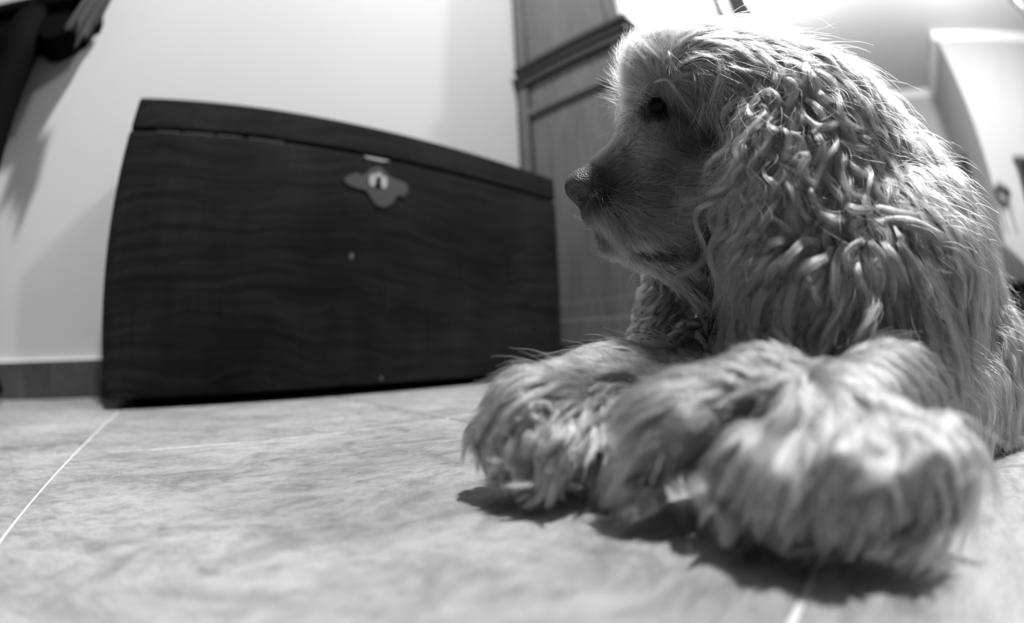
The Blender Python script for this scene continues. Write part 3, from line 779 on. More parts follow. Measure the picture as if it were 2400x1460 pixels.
fl('s', [
 (1420, 375, 0.85, -0.5, 0.35, 0.05, 5, 0.12, 0.7, 0.112), (1480, 315, 0.8, -0.6, 0.5, 0.1, 5, 0.15, 0.8, 0.665), (1450, 370, 1, -0.05, 0.6, 0.1, 5, 0.2, 0.8, 0.154), (1500, 340, 1, 0.3, 0.8, 0.1, 5, 0.2, 0.8, 0.997),
 (1400, 410, 1, 0, 0.3, 0.05, 5, 0.12, 0.6, 0.035), (1410, 455, 0.8, 0.6, 0.5, 0.1, 5, 0.25, 0.6, 0.035), (1440, 460, 0.8, 0.5, 1, 0.2, 5, 0.3, 0.7, 0.112), (1430, 520, 0.55, 0.85, 1.6, 0.3, 5, 0.4, 0.7, 0.392),
 (1480, 510, 0.8, 0.6, 1.8, 0.3, 5, 0.35, 0.8, 0.56), (1520, 470, 1, 0.1, 1.4, 0.2, 5, 0.25, 0.8, 0.154), (1560, 520, 1, 0.25, 1.8, 0.3, 5, 0.3, 0.9, 0.504),
 (1590, 430, 1, -0.1, 1.4, 0.2, 6, 0.18, 0.9, 0.175), (1550, 390, 1, 0.25, 1, 0.1, 6, 0.18, 0.8, 0.175), (1640, 440, 1, -0.2, 2.4, 0.3, 6, 0.2, 1.3, 1.55), (1640, 490, 1, -0.25, 2.4, 0.3, 6, 0.2, 1.3, 1.705), (1590, 490, 1, -0.1, 2.2, 0.3, 6, 0.2, 1.2, 1.395),
 (1700, 410, 1, -0.15, 2.4, 0.3, 6, 0.15, 1.2, 0.35), (1700, 470, 1, -0.2, 2.4, 0.3, 6, 0.15, 1.2, 1.24), (1680, 540, 1, -0.1, 2.4, 0.3, 6, 0.15, 1.2, 0.14),
 (1650, 380, 1, 0.1, 1.6, 0.1, 6, 0.12, 0.9, 0.154), (1600, 330, 0.8, 0.6, 1, 0.1, 6, 0.15, 0.8, 0.098), (1650, 300, 0.6, 0.8, 1.2, 0.1, 6, 0.12, 0.8, 0.07), (1690, 340, 0.6, 0.8, 1.4, 0.2, 6, 0.12, 0.9, 0.084),
 (1600, 250, 0.5, 0.9, 1, 0.1, 6, 0.2, 0.8, 0.098), (1570, 300, 0.5, 0.8, 0.8, 0.1, 5, 0.2, 0.8, 0.245), (1520, 310, 0.6, 0.5, 0.6, 0.1, 5, 0.2, 0.8, 0.731), (1540, 245, 0.5, 0.8, 0.35, 0.05, 5, 0.2, 0.6, 0.021), (1500, 250, -0.3, 0.9, 0.6, 0.1, 5, 0.25, 0.7, 0.098),
 (1515, 196, 0.6, -0.3, 0.9, 0.1, 5, 0.3, 0.8, 0.315), (1610, 195, 0.6, 0.5, 1.6, 0.3, 5, 0.25, 0.9, 0.175),
 (1480, 585, 0.6, 0.5, 0.9, 0.1, 5, 0.25, 0.8, 0.07), (1540, 590, 1, 0.1, 1, 0.2, 5, 0.2, 0.8, 0.042), (1470, 612, 0.7, 0.6, 1, 0.2, 5, 0.35, 0.8, 0.2), (1600, 560, 1, -0.1, 1.6, 0.2, 5, 0.2, 1, 0.105),  # jaw and chin kept dark, their shade put into the tone
 (1640, 560, 1, 0.1, 2, 0.3, 5, 0.2, 1.2, 0.084), (1620, 620, 0.6, 0.6, 2.4, 0.5, 5, 0.2, 1.4, 0.105),
])
def march(u, v):
    """where the line of sight through (u, v) meets the coat, or passes closest to it"""
    D = ray(u, v); T = np.concatenate([np.linspace(0.10, 0.50, 500), np.linspace(0.503, 1.0, 120)])
    Q = CAM + T[:, None] * D
    d, _ = samp(Q)
    inside = np.all((Q > LO) & (Q < HI), 1); d = np.where(inside, d, 1)
    hit = np.nonzero(d < 0)[0]
    return T[hit[0]] if len(hit) else T[d.argmin()]
FP, FD, FV, FK = [], [], [], []
for (kind, u, v, du, dv, L, amp, wl, lift, rad_, tone) in FLOW:
    t = march(u, v); p = P(u, v, t)
    nn = math.hypot(du, dv); q = P(u + 12 * du / nn, v + 12 * dv / nn, t)
    d, G = samp(p[None]); g = G[0]
    w = (q - p) / np.linalg.norm(q - p); w = w - g * (w @ g) * 0.9
    FP.append(p - g * d[0]); FD.append(w / np.linalg.norm(w)); FV.append((L * .01, amp * .001, wl * .01, lift, rad_ * .001, tone)); FK.append(kind == 's')
FP, FD, FV, FK = np.array(FP), np.array(FD), np.array(FV), np.array(FK)

def field(Q):
    d2 = ((Q[:, None, :] - FP[None]) ** 2).sum(2) + 1e-7
    w = 1 / d2 ** 2.2; w /= w.sum(1, keepdims=True)
    F = w @ FD; F /= np.linalg.norm(F, axis=1, keepdims=True) + 1e-9
    return F, w @ FV, w @ FK.astype(float)

# candidate roots on the skin, by area
V4 = BV[BF]; C4 = V4.mean(1)
AR = 0.5 * np.linalg.norm(np.cross(V4[:, 2] - V4[:, 0], V4[:, 3] - V4[:, 1]), axis=1)
_, N4 = samp(C4)
VD = C4 - CAM; VR = np.linalg.norm(VD, axis=1); VD /= VR[:, None]
facing = -(N4 * VD).sum(1)
def scatter(weight, n):
    p = AR * weight; p = p / p.sum()
    i = rng.choice(len(p), n, p=p); a, b = rng.random((2, n, 1))
    Q = V4[i, 0] * (1 - a) * (1 - b) + V4[i, 1] * a * (1 - b) + V4[i, 2] * a * b + V4[i, 3] * (1 - a) * b
    return Q
_, fv4, fk4 = field(C4)
# near the camera the coat needs more, thinner cover; hair turned away is thinned out
vis = np.clip((facing + 0.55) / 0.55, 0.12, 1.0)
near = np.clip(0.36 / VR, 0.35, 1.8) ** 1.3
above = (C4[:, 2] > 0.006)

def grow(root, F, val, steps, hlayer, grav, seed_phase, cling=0.0):
    """centre lines of locks: follow the coat, sink with gravity, stay outside the body"""
    n = len(root)
    L, amp, wl, lift = val[:, 0], val[:, 1], val[:, 2], val[:, 3]
    _, G = samp(root)
    T = F - G * (F * G).sum(1, keepdims=True); T /= np.linalg.norm(T, axis=1, keepdims=True) + 1e-9
    v = T + G * (lift * (0.6 + 0.8 * rng.random(n)))[:, None]; v /= np.linalg.norm(v, axis=1, keepdims=True)
    p = root.copy(); out = [p.copy()]; vel = [v.copy()]; nor = [G.copy()]
    down = np.array((0, 0, -1.0))
    for s in range(1, steps):
        ds = (L / (steps - 1))[:, None]
        f = s / (steps - 1)
        Tn = T - G * (T * G).sum(1, keepdims=True)
        v = v + Tn * 0.22 + down * (grav * f)[:, None]
        v /= np.linalg.norm(v, axis=1, keepdims=True) + 1e-9
        p = p + v * ds
        d, G = samp(p)
        need = hlayer * min(1.0, f * 2.2)
        push = np.maximum(need - d, 0); push = np.where(d < 0.05, push, 0)
        p = p + G * push[:, None]
        slack = np.where(d < 0.03, np.maximum(d - need - 0.003, 0), 0) * np.where(lift < 0.6, cling, 0.0)
        p = p - G * slack[:, None]
        p[:, 2] = np.maximum(p[:, 2], 0.0012 + 0.004 * rng.random(n))
        vv = p - out[-1]; v = vv / (np.linalg.norm(vv, axis=1, keepdims=True) + 1e-9)
        out.append(p.copy()); vel.append(v.copy()); nor.append(G.copy())
    X, Vv, G = np.stack(out, 1), np.stack(vel, 1), np.stack(nor, 1)
    B = np.cross(Vv, G); B /= np.linalg.norm(B, axis=2, keepdims=True) + 1e-9
    N2 = np.cross(B, Vv)
    s = np.linspace(0, 1, steps)[None]
    arc = s * L[:, None]
    ph = seed_phase[:, None] + 2 * PI * arc / wl[:, None]
    env = amp[:, None] * np.clip(s * 2.4, 0, 1) ** 1.2
    X = X + B * (env * (np.sin(ph) - np.sin(seed_phase)[:, None]))[..., None] + N2 * (0.55 * env * (np.cos(ph) + 0.35))[..., None]
    return X, B, N2

STR_P, STR_R, STR_T = {}, {}, {}
def emit(key, pos, rad, tone):
    STR_P.setdefault(key, []).append(pos.astype(np.float32)); STR_R.setdefault(key, []).append(rad.astype(np.float32)); STR_T.setdefault(key, []).append(tone.astype(np.float32))

def locks(key, weight, n, kids, steps=16, spread=1.0, taper=0.95, r0=0.00013, frizz=1.0, gscale=1.0):
    root = scatter(weight, n)
    F, val, _ = field(root)
    F = F + rng.normal(0, 0.13, F.shape)
    val = val.copy(); val[:, 0] *= 0.7 + 0.5 * rng.random(n); val[:, 1] *= 0.5 + 1.0 * rng.random(n); val[:, 2] *= 0.8 + 0.5 * rng.random(n)
    hl = 0.001 + 0.006 * rng.random(n) * np.clip(val[:, 0] / 0.06, 0.15, 1)
    grav = gscale * 0.22 * np.clip(val[:, 0] / 0.05, 0.05, 1.3) * np.ones(n)
    wv = root @ np.array([[31., -17., 23.], [12., 29., -21.], [-27., 14., 33.]])
    ph = 1.6 * np.sin(wv).sum(1) + 1.5 * rng.normal(0, 1, n)
    X, B, N2 = grow(root, F, val, steps, hl, grav, ph, {'head_hair': .25, 'ear_hair': .12}.get(key, 0.0))
    s = np.linspace(0, 1, steps)
    R = (val[:, 4] * spread * (0.6 + 1.0 * rng.random(n) ** 1.5)) * 1.25
    prof = (0.72 + 0.28 * np.sin(PI * np.minimum(s * 1.3, 1))) * (1.0 - taper * s ** 2.2)
    k = kids
    a = rng.random((n, k)) * 2 * PI; rr = np.sqrt(rng.random((n, k)))
    ob, on = np.cos(a) * rr, np.sin(a) * rr * 0.30
    tw = (rng.random(n) - 0.5) * 2.5
    ca, sa = np.cos(tw[:, None] * s), np.sin(tw[:, None] * s)
    lenk = 0.42 + 0.58 * rng.random((n, k)) ** 0.55
    # child parameter: each strand runs only part of the lock's length
    idx = lenk[..., None] * s * (steps - 1)
    i0 = np.minimum(idx.astype(int), steps - 2); ft = (idx - i0)[..., None]
    ar = np.arange(n)[:, None, None]
    Xc = X[ar, i0] * (1 - ft) + X[ar, i0 + 1] * ft
    Bc, Nc = B[ar, i0], N2[ar, i0]
    o1 = (ob[..., None] * ca[:, None] - on[..., None] * sa[:, None]) * prof * R[:, None, None]
    o2 = (ob[..., None] * sa[:, None] + on[..., None] * ca[:, None]) * prof * R[:, None, None]
    fz = rng.normal(0, 1, (n, k, 2)) * 0.0013 * frizz * np.clip(val[:, 0] / 0.05, 0.2, 1.2)[:, None, None]
    fly = (rng.random((n, k)) < 0.05)
    fz = fz * np.where(fly, 6.0, 1.0)[..., None]
    o1 = o1 + fz[..., 0:1] * s ** 1.5; o2 = o2 + fz[..., 1:2] * s ** 1.5
    pos = Xc + Bc * o1[..., None] + Nc * o2[..., None]
    pos = pos.reshape(n * k, steps, 3)
    rad_ = np.repeat((r0 * (0.75 + 0.5 * rng.random((n, k))))[..., None], steps, 2) * (1 - 0.75 * s ** 3)
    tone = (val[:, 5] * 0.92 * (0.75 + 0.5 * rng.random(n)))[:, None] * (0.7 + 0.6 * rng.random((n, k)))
    emit(key, pos, rad_.reshape(n * k, steps), tone.reshape(n * k))
def single(key, weight, n, steps=8, r0=0.00010, lscale=1.0, jit=0.18, tscale=1.0):
    root = scatter(weight, n)
    F, val, _ = field(root)
    F = F + rng.normal(0, jit, F.shape)
    val = val.copy(); val[:, 0] *= lscale * (0.6 + 0.7 * rng.random(n))
    X, B, N2 = grow(root, F, val, steps, 0.0003 + 0.0012 * rng.random(n), 0.04 * np.ones(n), rng.random(n) * 2 * PI)
    s = np.linspace(0, 1, steps)
    emit(key, X, (r0 * (0.7 + 0.6 * rng.random(n)))[:, None] * (1 - 0.8 * s[None] ** 2), val[:, 5] * (0.75 + 0.5 * rng.random(n)) * tscale)

U4 = None
isl, iss = fk4 < 0.5, fk4 >= 0.5
zone = {}
# which part of the coat a skin patch belongs to: the nearest named spot
SPOTS = [('head_hair', (1600, 110)), ('head_hair', (1750, 90)), ('head_hair', (1500, 180)), ('head_hair', (1660, 180)), ('ear_hair', (1780, 300)), ('ear_hair', (1760, 460)), ('ear_hair', (1900, 330)), ('ear_hair', (2000, 300)),
         ('ear_hair', (1900, 480)), ('ear_hair', (2080, 430)), ('ear_hair', (1850, 190)), ('ear_hair', (2150, 480)), ('chest_hair', (1760, 640)), ('chest_hair', (1900, 650)), ('chest_hair', (2050, 650)), ('chest_hair', (2180, 640)), ('chest_hair', (1680, 720)),
         ('body_hair', (2280, 560)), ('body_hair', (2300, 760)), ('body_hair', (2340, 900)), ('leg_hair', (2230, 960)), ('leg_hair', (2080, 860)), ('leg_hair', (1900, 880)), ('leg_hair', (1650, 960)),
         ('paw_hair', (1900, 1080)), ('paw_hair', (2080, 1080)), ('paw_hair', (1760, 1100)), ('leg_hair', (1600, 880)), ('leg_hair', (1440, 890)), ('paw_hair', (1250, 960)), ('paw_hair', (1180, 1020)), ('paw_hair', (1330, 1030)), ('far_ear_hair', (1540, 700))]
SP = np.array([P(u, v, march(u, v)) for _, (u, v) in SPOTS])
zid = np.array([((C4 - q) ** 2).sum(1) for q in SP]).argmin(0)
ZN = np.array([s_[0] for s_ in SPOTS])[zid]
def W(name): return vis * near * above * isl * (ZN == name)
QUAL = 1.0
HAIRCOL = 0.5
def area(w): return float((AR * w).sum())
"""LOCKS"""
DENS = {'head_hair': 42000, 'ear_hair': 17000, 'chest_hair': 17000, 'body_hair': 30000, 'leg_hair': 34000, 'paw_hair': 27000, 'far_ear_hair': 50000}
KIDS = {'head_hair': 52, 'ear_hair': 84, 'chest_hair': 84, 'body_hair': 60, 'leg_hair': 64, 'paw_hair': 100, 'far_ear_hair': 40}
for nm in DENS:
    w = W(nm)
    if area(w) <= 0: continue
    n = int(DENS[nm] * area(w) * QUAL)
    locks(nm, w, n, KIDS[nm], steps=18 if nm in ('ear_hair', 'chest_hair') else 14, taper=0.95, spread={'paw_hair': 1.75, 'leg_hair': 1.3}.get(nm, 1.0))
    single(nm, w, n * 26, steps=7, r0=0.00012, lscale=0.38, jit=0.3, tscale=0.32)        # undercoat, darkened to put shade into the gaps between locks
    if nm in ('ear_hair', 'chest_hair', 'body_hair'):
        single(nm, w, n * 3, steps=16, r0=0.0001, lscale=0.85, jit=0.22, tscale=1.05)   # loose top hairs
NOSE = P(1364, 438, .327)
wface = vis * near * above * iss * (np.linalg.norm(C4 - NOSE, axis=1) > 0.0185)
single('face_fur', wface, 42000, steps=7, r0=0.000085, jit=0.2)
locks('face_fur', wface * np.clip(fv4[:, 0] / 0.02 - 0.35, 0, 1), 1500, 16, steps=9, taper=0.7, r0=0.0001, spread=0.9, frizz=0.6, gscale=.4)
# long stray hairs over the temple and the wiry pale hairs of the lip and chin
def strays(key, rows, r0, n_each, L, amp, tone, jitpos=14, steps=14, grav=.10):
    roots, dirs = [], []
    for (u, v, du, dv) in rows:
        for _ in range(n_each):
            uu, vv_ = u + rng.normal(0, jitpos), v + rng.normal(0, jitpos)
            t = march(uu, vv_); p = P(uu, vv_, t); nn = math.hypot(du, dv)
            q = P(uu + 10 * du / nn, vv_ + 10 * dv / nn, t)
            d, G = samp(p[None]); roots.append(p - G[0] * d[0]); w_ = (q - p) / np.linalg.norm(q - p); dirs.append(w_)
    roots, dirs = np.array(roots), np.array(dirs); n = len(roots)
    dirs = dirs + rng.normal(0, .16, dirs.shape)
    val = np.zeros((n, 6)); val[:, 0] = L * (0.5 + 0.8 * rng.random(n)); val[:, 1] = amp; val[:, 2] = 0.05; val[:, 3] = 0.5; val[:, 5] = tone
    X, B, N2 = grow(roots, dirs, val, steps, 0.0012 + 0.003 * rng.random(n), grav * np.ones(n), rng.random(n) * 6.28)
    s = np.linspace(0, 1, steps)
    emit(key, X, r0 * (0.7 + .5 * rng.random(n))[:, None] * (1 - .8 * s[None] ** 2), tone * (.8 + .4 * rng.random(n)))
strays('whiskers', [(1395, 478, .5, .9), (1410, 490, .6, .8), (1425, 480, .7, .7), (1420, 510, .5, .9), (1445, 500, .8, .6), (1450, 530, .7, .8), (1480, 520, .9, .5), (1480, 550, .8, .6), (1510, 530, 1, .3), (1440, 470, 1, .3), (1510, 560, .9, .5), (1400, 500, .3, 1)],
       0.00011, 14, 0.018, .0008, 1.25, 16)
strays('whiskers', [(1500, 440, 1, -.2), (1540, 450, 1, .1), (1580, 470, 1, 0), (1560, 500, 1, .1), (1470, 440, .8, -.5)], 0.0001, 10, 0.016, .0006, 1.2, 14)
strays('whiskers', [(1375, 520, -.9, .4), (1395, 545, -.9, .4), (1420, 575, -.8, .6), (1440, 600, -.6, .5), (1470, 612, .2, .8)], 0.00009, 7, 0.014, .0006, 1.2, 7, 10, .02)
strays('brow_hair', [(1600, 150, 1, .5), (1630, 165, .9, .7), (1660, 170, .8, .9), (1590, 180, .9, .6), (1560, 190, .6, .9), (1680, 190, .5, 1), (1640, 200, .6, 1)], 0.00011, 16, 0.04, .0022, 1.35, 12, 16)
strays('face_fur', [(1415, 565, .7, .6), (1430, 585, .7, .6), (1455, 598, .7, .5), (1480, 608, .9, .4), (1510, 612, 1, .2), (1440, 560, .9, .4), (1560, 615, 1, .1)], 0.0001, 130, 0.010, .0004, .38, 11, 8, .05)
# soft forelock
strays('head_hair', [(1470, 200, -.9, -.6), (1475, 160, -.8, -.7), (1495, 120, -.6, -.9), (1530, 95, -.3, -1), (1570, 80, .1, -1), (1540, 150, -.5, -.9), (1510, 180, -.7, -.7), (1580, 120, -.1, -1), (1485, 225, -1, -.35)],
       0.00009, 420, 0.032, .0005, 1.05, 22, 10, .02)
strays('brow_hair', [(1510, 196, -.5, .9), (1530, 190, -.3, 1), (1565, 195, .8, .5), (1585, 205, .8, .8)], 0.0001, 12, 0.012, .0006, 1.4, 8, 10, .1)
strays('brow_hair', [(1470, 240, -1, -.3), (1475, 260, -1, .1), (1480, 280, -.9, .3), (1465, 215, -1, -.5), (1460, 180, -.9, -.6), (1480, 140, -.7, -.9), (1500, 110, -.5, -1)], 0.0001, 16, 0.015, .0004, 1.1, 8, 10, .0)

# ---- the large single locks one can make out one by one, each with its own course; ear and chest ones paler to paint in caught light
def course(key, rows, x0, y0, sc, off, tone=1.3, kids=110, steps=26, taper=0.9, thin=1.0, loose=1.0):
    """rows: (lock width, points along the lock); laid over the coat, standing OFF above it"""
    for row in rows:
        wpx, pts = row[0], np.array(row[1:], float)
        uv = np.stack([x0 + pts[:, 0] / sc, y0 + pts[:, 1] / sc], 1)
        seg = np.concatenate([[0], np.cumsum(np.linalg.norm(np.diff(uv, axis=0), axis=1))])
        ext = np.vstack([2 * uv[0] - uv[1], uv, 2 * uv[-1] - uv[-2]])
        q = []
        for s in np.linspace(0, seg[-1], steps):
            i = min(np.searchsorted(seg, s, 'right') - 1, len(uv) - 2); f = (s - seg[i]) / (seg[i + 1] - seg[i] + 1e-9)
            p0, p1, p2, p3 = ext[i:i + 4]
            q.append(0.5 * ((2 * p1) + (-p0 + p2) * f + (2 * p0 - 5 * p1 + 4 * p2 - p3) * f ** 2 + (-p0 + 3 * p1 - 3 * p2 + p3) * f ** 3))
        q = np.array(q)
        T = np.array([march(u, v) for u, v in q])
        for _ in range(6):
            T[1:-1] = 0.25 * T[:-2] + 0.5 * T[1:-1] + 0.25 * T[2:]
        s = np.linspace(0, 1, steps)
        ph = rng.random() * 6.28
        T = T - off * (0.35 + 0.65 * np.sin(PI * np.clip(s * 0.9 + 0.1, 0, 1)) ** 0.7) - 0.0022 * np.sin(ph + 7 * s)
        T = np.array([min(t, 0.97 * (CAMZ - 0.004) / -ray(u, v)[2]) if ray(u, v)[2] < -0.01 else t for (u, v), t in zip(q, T)])
        X = np.array([P(u, v, t) for (u, v), t in zip(q, T)])
        tan = np.gradient(X, axis=0); tan /= np.linalg.norm(tan, axis=1, keepdims=True) + 1e-9
        vw = X - CAM; vw /= np.linalg.norm(vw, axis=1, keepdims=True)
        B = np.cross(tan, vw); B /= np.linalg.norm(B, axis=1, keepdims=True) + 1e-9
        N = np.cross(B, tan)
        R = 0.62 * wpx / sc * T.mean() / FPX * thin
        k = max(24, int(kids * np.clip(wpx / sc / 16, .4, 2.2)))
        a = rng.random(k) * 6.283; rr = np.sqrt(rng.random(k))
        ob, on = np.cos(a) * rr, np.sin(a) * rr * 0.38
        tw = rng.normal(0, .7)
        prof = (0.55 + 0.45 * np.sin(PI * np.clip(s * 1.25 + .05, 0, 1))) * (1 - taper * s ** 3)
        lenk = 0.68 + 0.32 * rng.random(k) ** 0.5
        st = rng.random(k) * 0.12
        idx = (st[:, None] + (lenk - st)[:, None] * s) * (steps - 1); i0 = np.minimum(idx.astype(int), steps - 2); f = (idx - i0)[..., None]
        Xc = X[i0] * (1 - f) + X[i0 + 1] * f; Bc, Nc = B[i0], N[i0]
        pr = np.interp(idx / (steps - 1), s, prof)
        c_, s_ = np.cos(tw * s), np.sin(tw * s)
        o1 = (ob[:, None] * c_ - on[:, None] * s_) * pr * R; o2 = (ob[:, None] * s_ + on[:, None] * c_) * pr * R
        fz = rng.normal(0, 1, (k, 2)) * 0.0013 * loose * np.where(rng.random(k) < .08, 4, 1)[:, None]
        o1 = o1 + fz[:, :1] * s ** 1.3; o2 = o2 + fz[:, 1:] * s ** 1.3
        wob = 0.16 * R * np.sin(6.283 * (s[None] * (0.6 + rng.random((k, 1))) + rng.random((k, 1)))) * np.clip(s * 4, 0, 1)
        o1 = o1 + wob
        pos = Xc + Bc * o1[..., None] + Nc * o2[..., None]
        pos[..., 2] = np.maximum(pos[..., 2], 0.0012)
        rd = (0.00012 * (.7 + .6 * rng.random(k)))[:, None] * (1 - .8 * s ** 3)
        emit(key, pos, rd, tone * (.85 + .3 * rng.random()) * (.5 + .95 * rng.random(k)))
course('ear_hair', [
 (60, (600, 130), (640, 230), (660, 330), (640, 390)), (40, (720, 150), (770, 200), (765, 290)), (60, (540, 420), (610, 420), (670, 470), (690, 545)),
 (50, (490, 540), (550, 550), (575, 600), (530, 660), (460, 720), (400, 800), (370, 890)), (16, (410, 520), (420, 590), (480, 670)), (75, (720, 320), (770, 330), (820, 400), (785, 500), (735, 570)),
 (42, (400, 760), (315, 850), (310, 950), (350, 1030), (430, 1050)), (36, (430, 790), (380, 880), (390, 990), (445, 1035)), (54, (470, 750), (480, 850), (520, 920), (570, 1000)),
 (42, (690, 720), (750, 780), (762, 870), (740, 960), (680, 1005)), (38, (770, 760), (850, 800), (892, 870), (880, 950), (810, 1000), (730, 1010)),
 (60, (820, 1030), (850, 970), (920, 970), (900, 1020), (870, 1080), (920, 1170), (1000, 1220), (1070, 1245)), (32, (1100, 720), (1160, 800), (1160, 880), (1110, 950), (1000, 1060)),
 (46, (860, 560), (920, 650), (1000, 710), (1100, 712), (1200, 680), (1280, 640)), (54, (960, 730), (1020, 820), (1050, 900), (1000, 1000), (945, 1070)), (56, (900, 480), (1000, 560), (1070, 650), (1160, 740)),
 (54, (450, 1000), (430, 1100), (500, 1200), (560, 1280), (570, 1410)), (44, (400, 1220), (375, 1300), (400, 1380), (460, 1410)), (54, (340, 1240), (235, 1330), (180, 1420), (150, 1500)),
 (34, (530, 1040), (560, 1140), (640, 1200), (720, 1320), (735, 1440)), (44, (940, 1230), (980, 1350), (1090, 1440)), (64, (1150, 890), (1190, 1000), (1210, 1130), (1250, 1250), (1330, 1310), (1480, 1330)),
 (46, (1170, 820), (1280, 880), (1400, 900), (1570, 930)), (44, (870, 130), (915, 200), (905, 300), (870, 410)), (38, (920, 210), (1000, 320), (1060, 380), (1150, 400)), (22, (960, 200), (1060, 192), (1130, 210), (1165, 165)),
 (50, (980, 380), (1080, 480), (1190, 500), (1240, 490)), (56, (1080, 540), (1200, 640), (1330, 720), (1480, 760)), (56, (1220, 960), (1300, 1060), (1420, 1140), (1600, 1190)), (50, (1300, 480), (1420, 600), (1560, 700), (1640, 730)),
 (60, (740, 1080), (760, 1200), (800, 1330), (790, 1450)), (56, (1060, 1060), (1100, 1180), (1180, 1300), (1300, 1400)), (54, (640, 640), (600, 700), (640, 740), (700, 760)), (50, (1350, 780), (1450, 830), (1600, 830)),
], 1640, 100, 3.65, .016)
course('ear_hair', [
 (52, (300, 20), (190, 110), (150, 220), (165, 340)), (60, (430, 260), (330, 300), (230, 330), (120, 375)), (54, (430, 280), (475, 360), (390, 430), (415, 490), (450, 540)), (64, (830, 410), (640, 430), (560, 490), (430, 525)),
 (80, (1500, 250), (1750, 260), (1950, 350), (2040, 500), (2060, 650), (1990, 820)), (74, (1480, 120), (1700, 190), (1950, 230), (2140, 300)), (74, (1600, 180), (1900, 300), (2080, 420), (2140, 560), (2080, 700), (2040, 870)),
 (54, (2160, 610), (2240, 700), (2255, 850), (2170, 960), (2050, 1025)), (64, (960, 60), (1020, 180), (1160, 240), (1300, 220)), (44, (830, 0), (860, 150), (960, 270)), (54, (1380, 240), (1310, 290), (1350, 350), (1420, 310)), (26, (540, 185), (680, 250), (780, 330), (835, 385)),
 (60, (1180, 40), (1260, 130), (1400, 150), (1500, 90)), (56, (1700, 20), (1850, 90), (2000, 190)),
], 1640, 450, 3.636, .016)
course('chest_hair', [
 (44, (180, 510), (160, 600), (190, 700), (160, 850), (145, 970)), (44, (270, 520), (290, 680), (360, 780), (440, 870), (390, 915)), (44, (490, 550), (380, 650), (360, 760), (435, 880)), (64, (710, 470), (600, 580), (460, 760), (430, 950), (370, 1140)),
 (64, (770, 510), (620, 660), (570, 800), (600, 950), (635, 1070)), (64, (1010, 420), (880, 430), (760, 560), (700, 700), (690, 870)), (74, (1110, 460), (1080, 560), (920, 640), (840, 740), (815, 920)), (64, (1250, 430), (1170, 560), (1150, 720), (1150, 900), (1220, 1060), (1240, 1260)),
 (64, (1400, 400), (1290, 490), (1260, 600), (1330, 740)), (64, (1330, 530), (1350, 700), (1400, 850), (1480, 1000), (1560, 1130)), (74, (1440, 410), (1560, 560), (1640, 720), (1650, 900), (1590, 1120)), (74, (1550, 410), (1680, 600), (1760, 800), (1760, 950), (1710, 1120)),
 (74, (1680, 410), (1830, 620), (1880, 760), (1830, 1000), (1815, 1170)), (64, (1350, 860), (1330, 1000), (1350, 1220)), (20, (1640, 250), (1680, 340), (1790, 550)), (64, (940, 700), (880, 900), (820, 1100)), (64, (1060, 640), (960, 800), (1020, 1000), (1000, 1200)),
 (60, (1960, 620), (1960, 800), (1900, 1000), (1930, 1180)), (60, (1500, 560), (1560, 760), (1500, 900), (1520, 1080)),
], 1640, 450, 3.636, .020, 1.5)
course('head_hair', [
 (22, (560, 240), (582, 330), (602, 410)), (40, (700, 190), (790, 250), (830, 340), (800, 460), (765, 620)), (36, (840, 260), (870, 330), (820, 430), (775, 570)), (52, (640, 130), (760, 115), (880, 150), (990, 205)), (52, (930, 115), (1080, 140), (1180, 190), (1245, 270)),
 (40, (1040, 260), (1100, 300), (1150, 370), (1135, 420)), (52, (1090, 180), (1190, 240), (1235, 340)), (46, (900, 215), (1000, 250), (1080, 250), (1120, 300)), (50, (620, 170), (740, 160), (840, 210), (900, 260)), (46, (800, 90), (940, 100), (1080, 120)),
 (20, (480, 400), (550, 390), (600, 450), (680, 560), (760, 660)), (16, (760, 270), (720, 400), (740, 520), (705, 690)), (16, (640, 250), (690, 330), (720, 420), (715, 480)),
], 1300, 0, 2.0855, .0045, 1.2, 60, loose=3.0)
course('paw_hair', [
 (100, (490, 520), (350, 600), (340, 720), (400, 780), (355, 860)), (60, (450, 560), (480, 650), (570, 750)), (120, (810, 510), (700, 600), (570, 780), (540, 900), (430, 1035)), (110, (820, 560), (940, 660), (880, 800), (750, 900), (430, 1045)),
 (90, (490, 470), (300, 500), (160, 650), (100, 760), (140, 890)), (80, (430, 260), (250, 330), (140, 430)), (110, (590, 490), (620, 560), (550, 660)), (100, (770, 490), (600, 500), (510, 570)), (70, (1360, 510), (1290, 560), (1170, 690)),
 (80, (560, 200), (380, 260), (220, 360)), (90, (700, 120), (560, 150), (420, 220), (300, 290)),
], 1100, 830, 4.0, .007, 1.15, 130)
course('paw_hair', [
 (110, (1250, 520), (1080, 640), (1030, 740), (1080, 890)), (130, (1400, 490), (1300, 640), (1220, 760), (1240, 920)), (120, (1500, 550), (1420, 700), (1350, 880), (1290, 990)), (110, (1640, 480), (1665, 620), (1580, 760), (1500, 880), (1340, 1040)),
 (100, (1790, 590), (1815, 680), (1720, 770), (1590, 795)), (76, (1650, 780), (1620, 880), (1540, 980), (1490, 1050)), (100, (1850, 540), (1930, 680), (1900, 850), (1790, 960)), (100, (1950, 520), (2005, 700), (1960, 880), (1840, 1010)),
 (100, (2040, 610), (2110, 740), (2130, 880), (2090, 1000)), (76, (1800, 870), (1780, 960), (1640, 1030)), (100, (1160, 800), (1180, 920), (1150, 1040)), (100, (1420, 880), (1440, 960), (1380, 1060)), (90, (2000, 860), (1960, 950), (1880, 1030)),
], 1050, 700, 1.7778, .006, 1.15, 170)
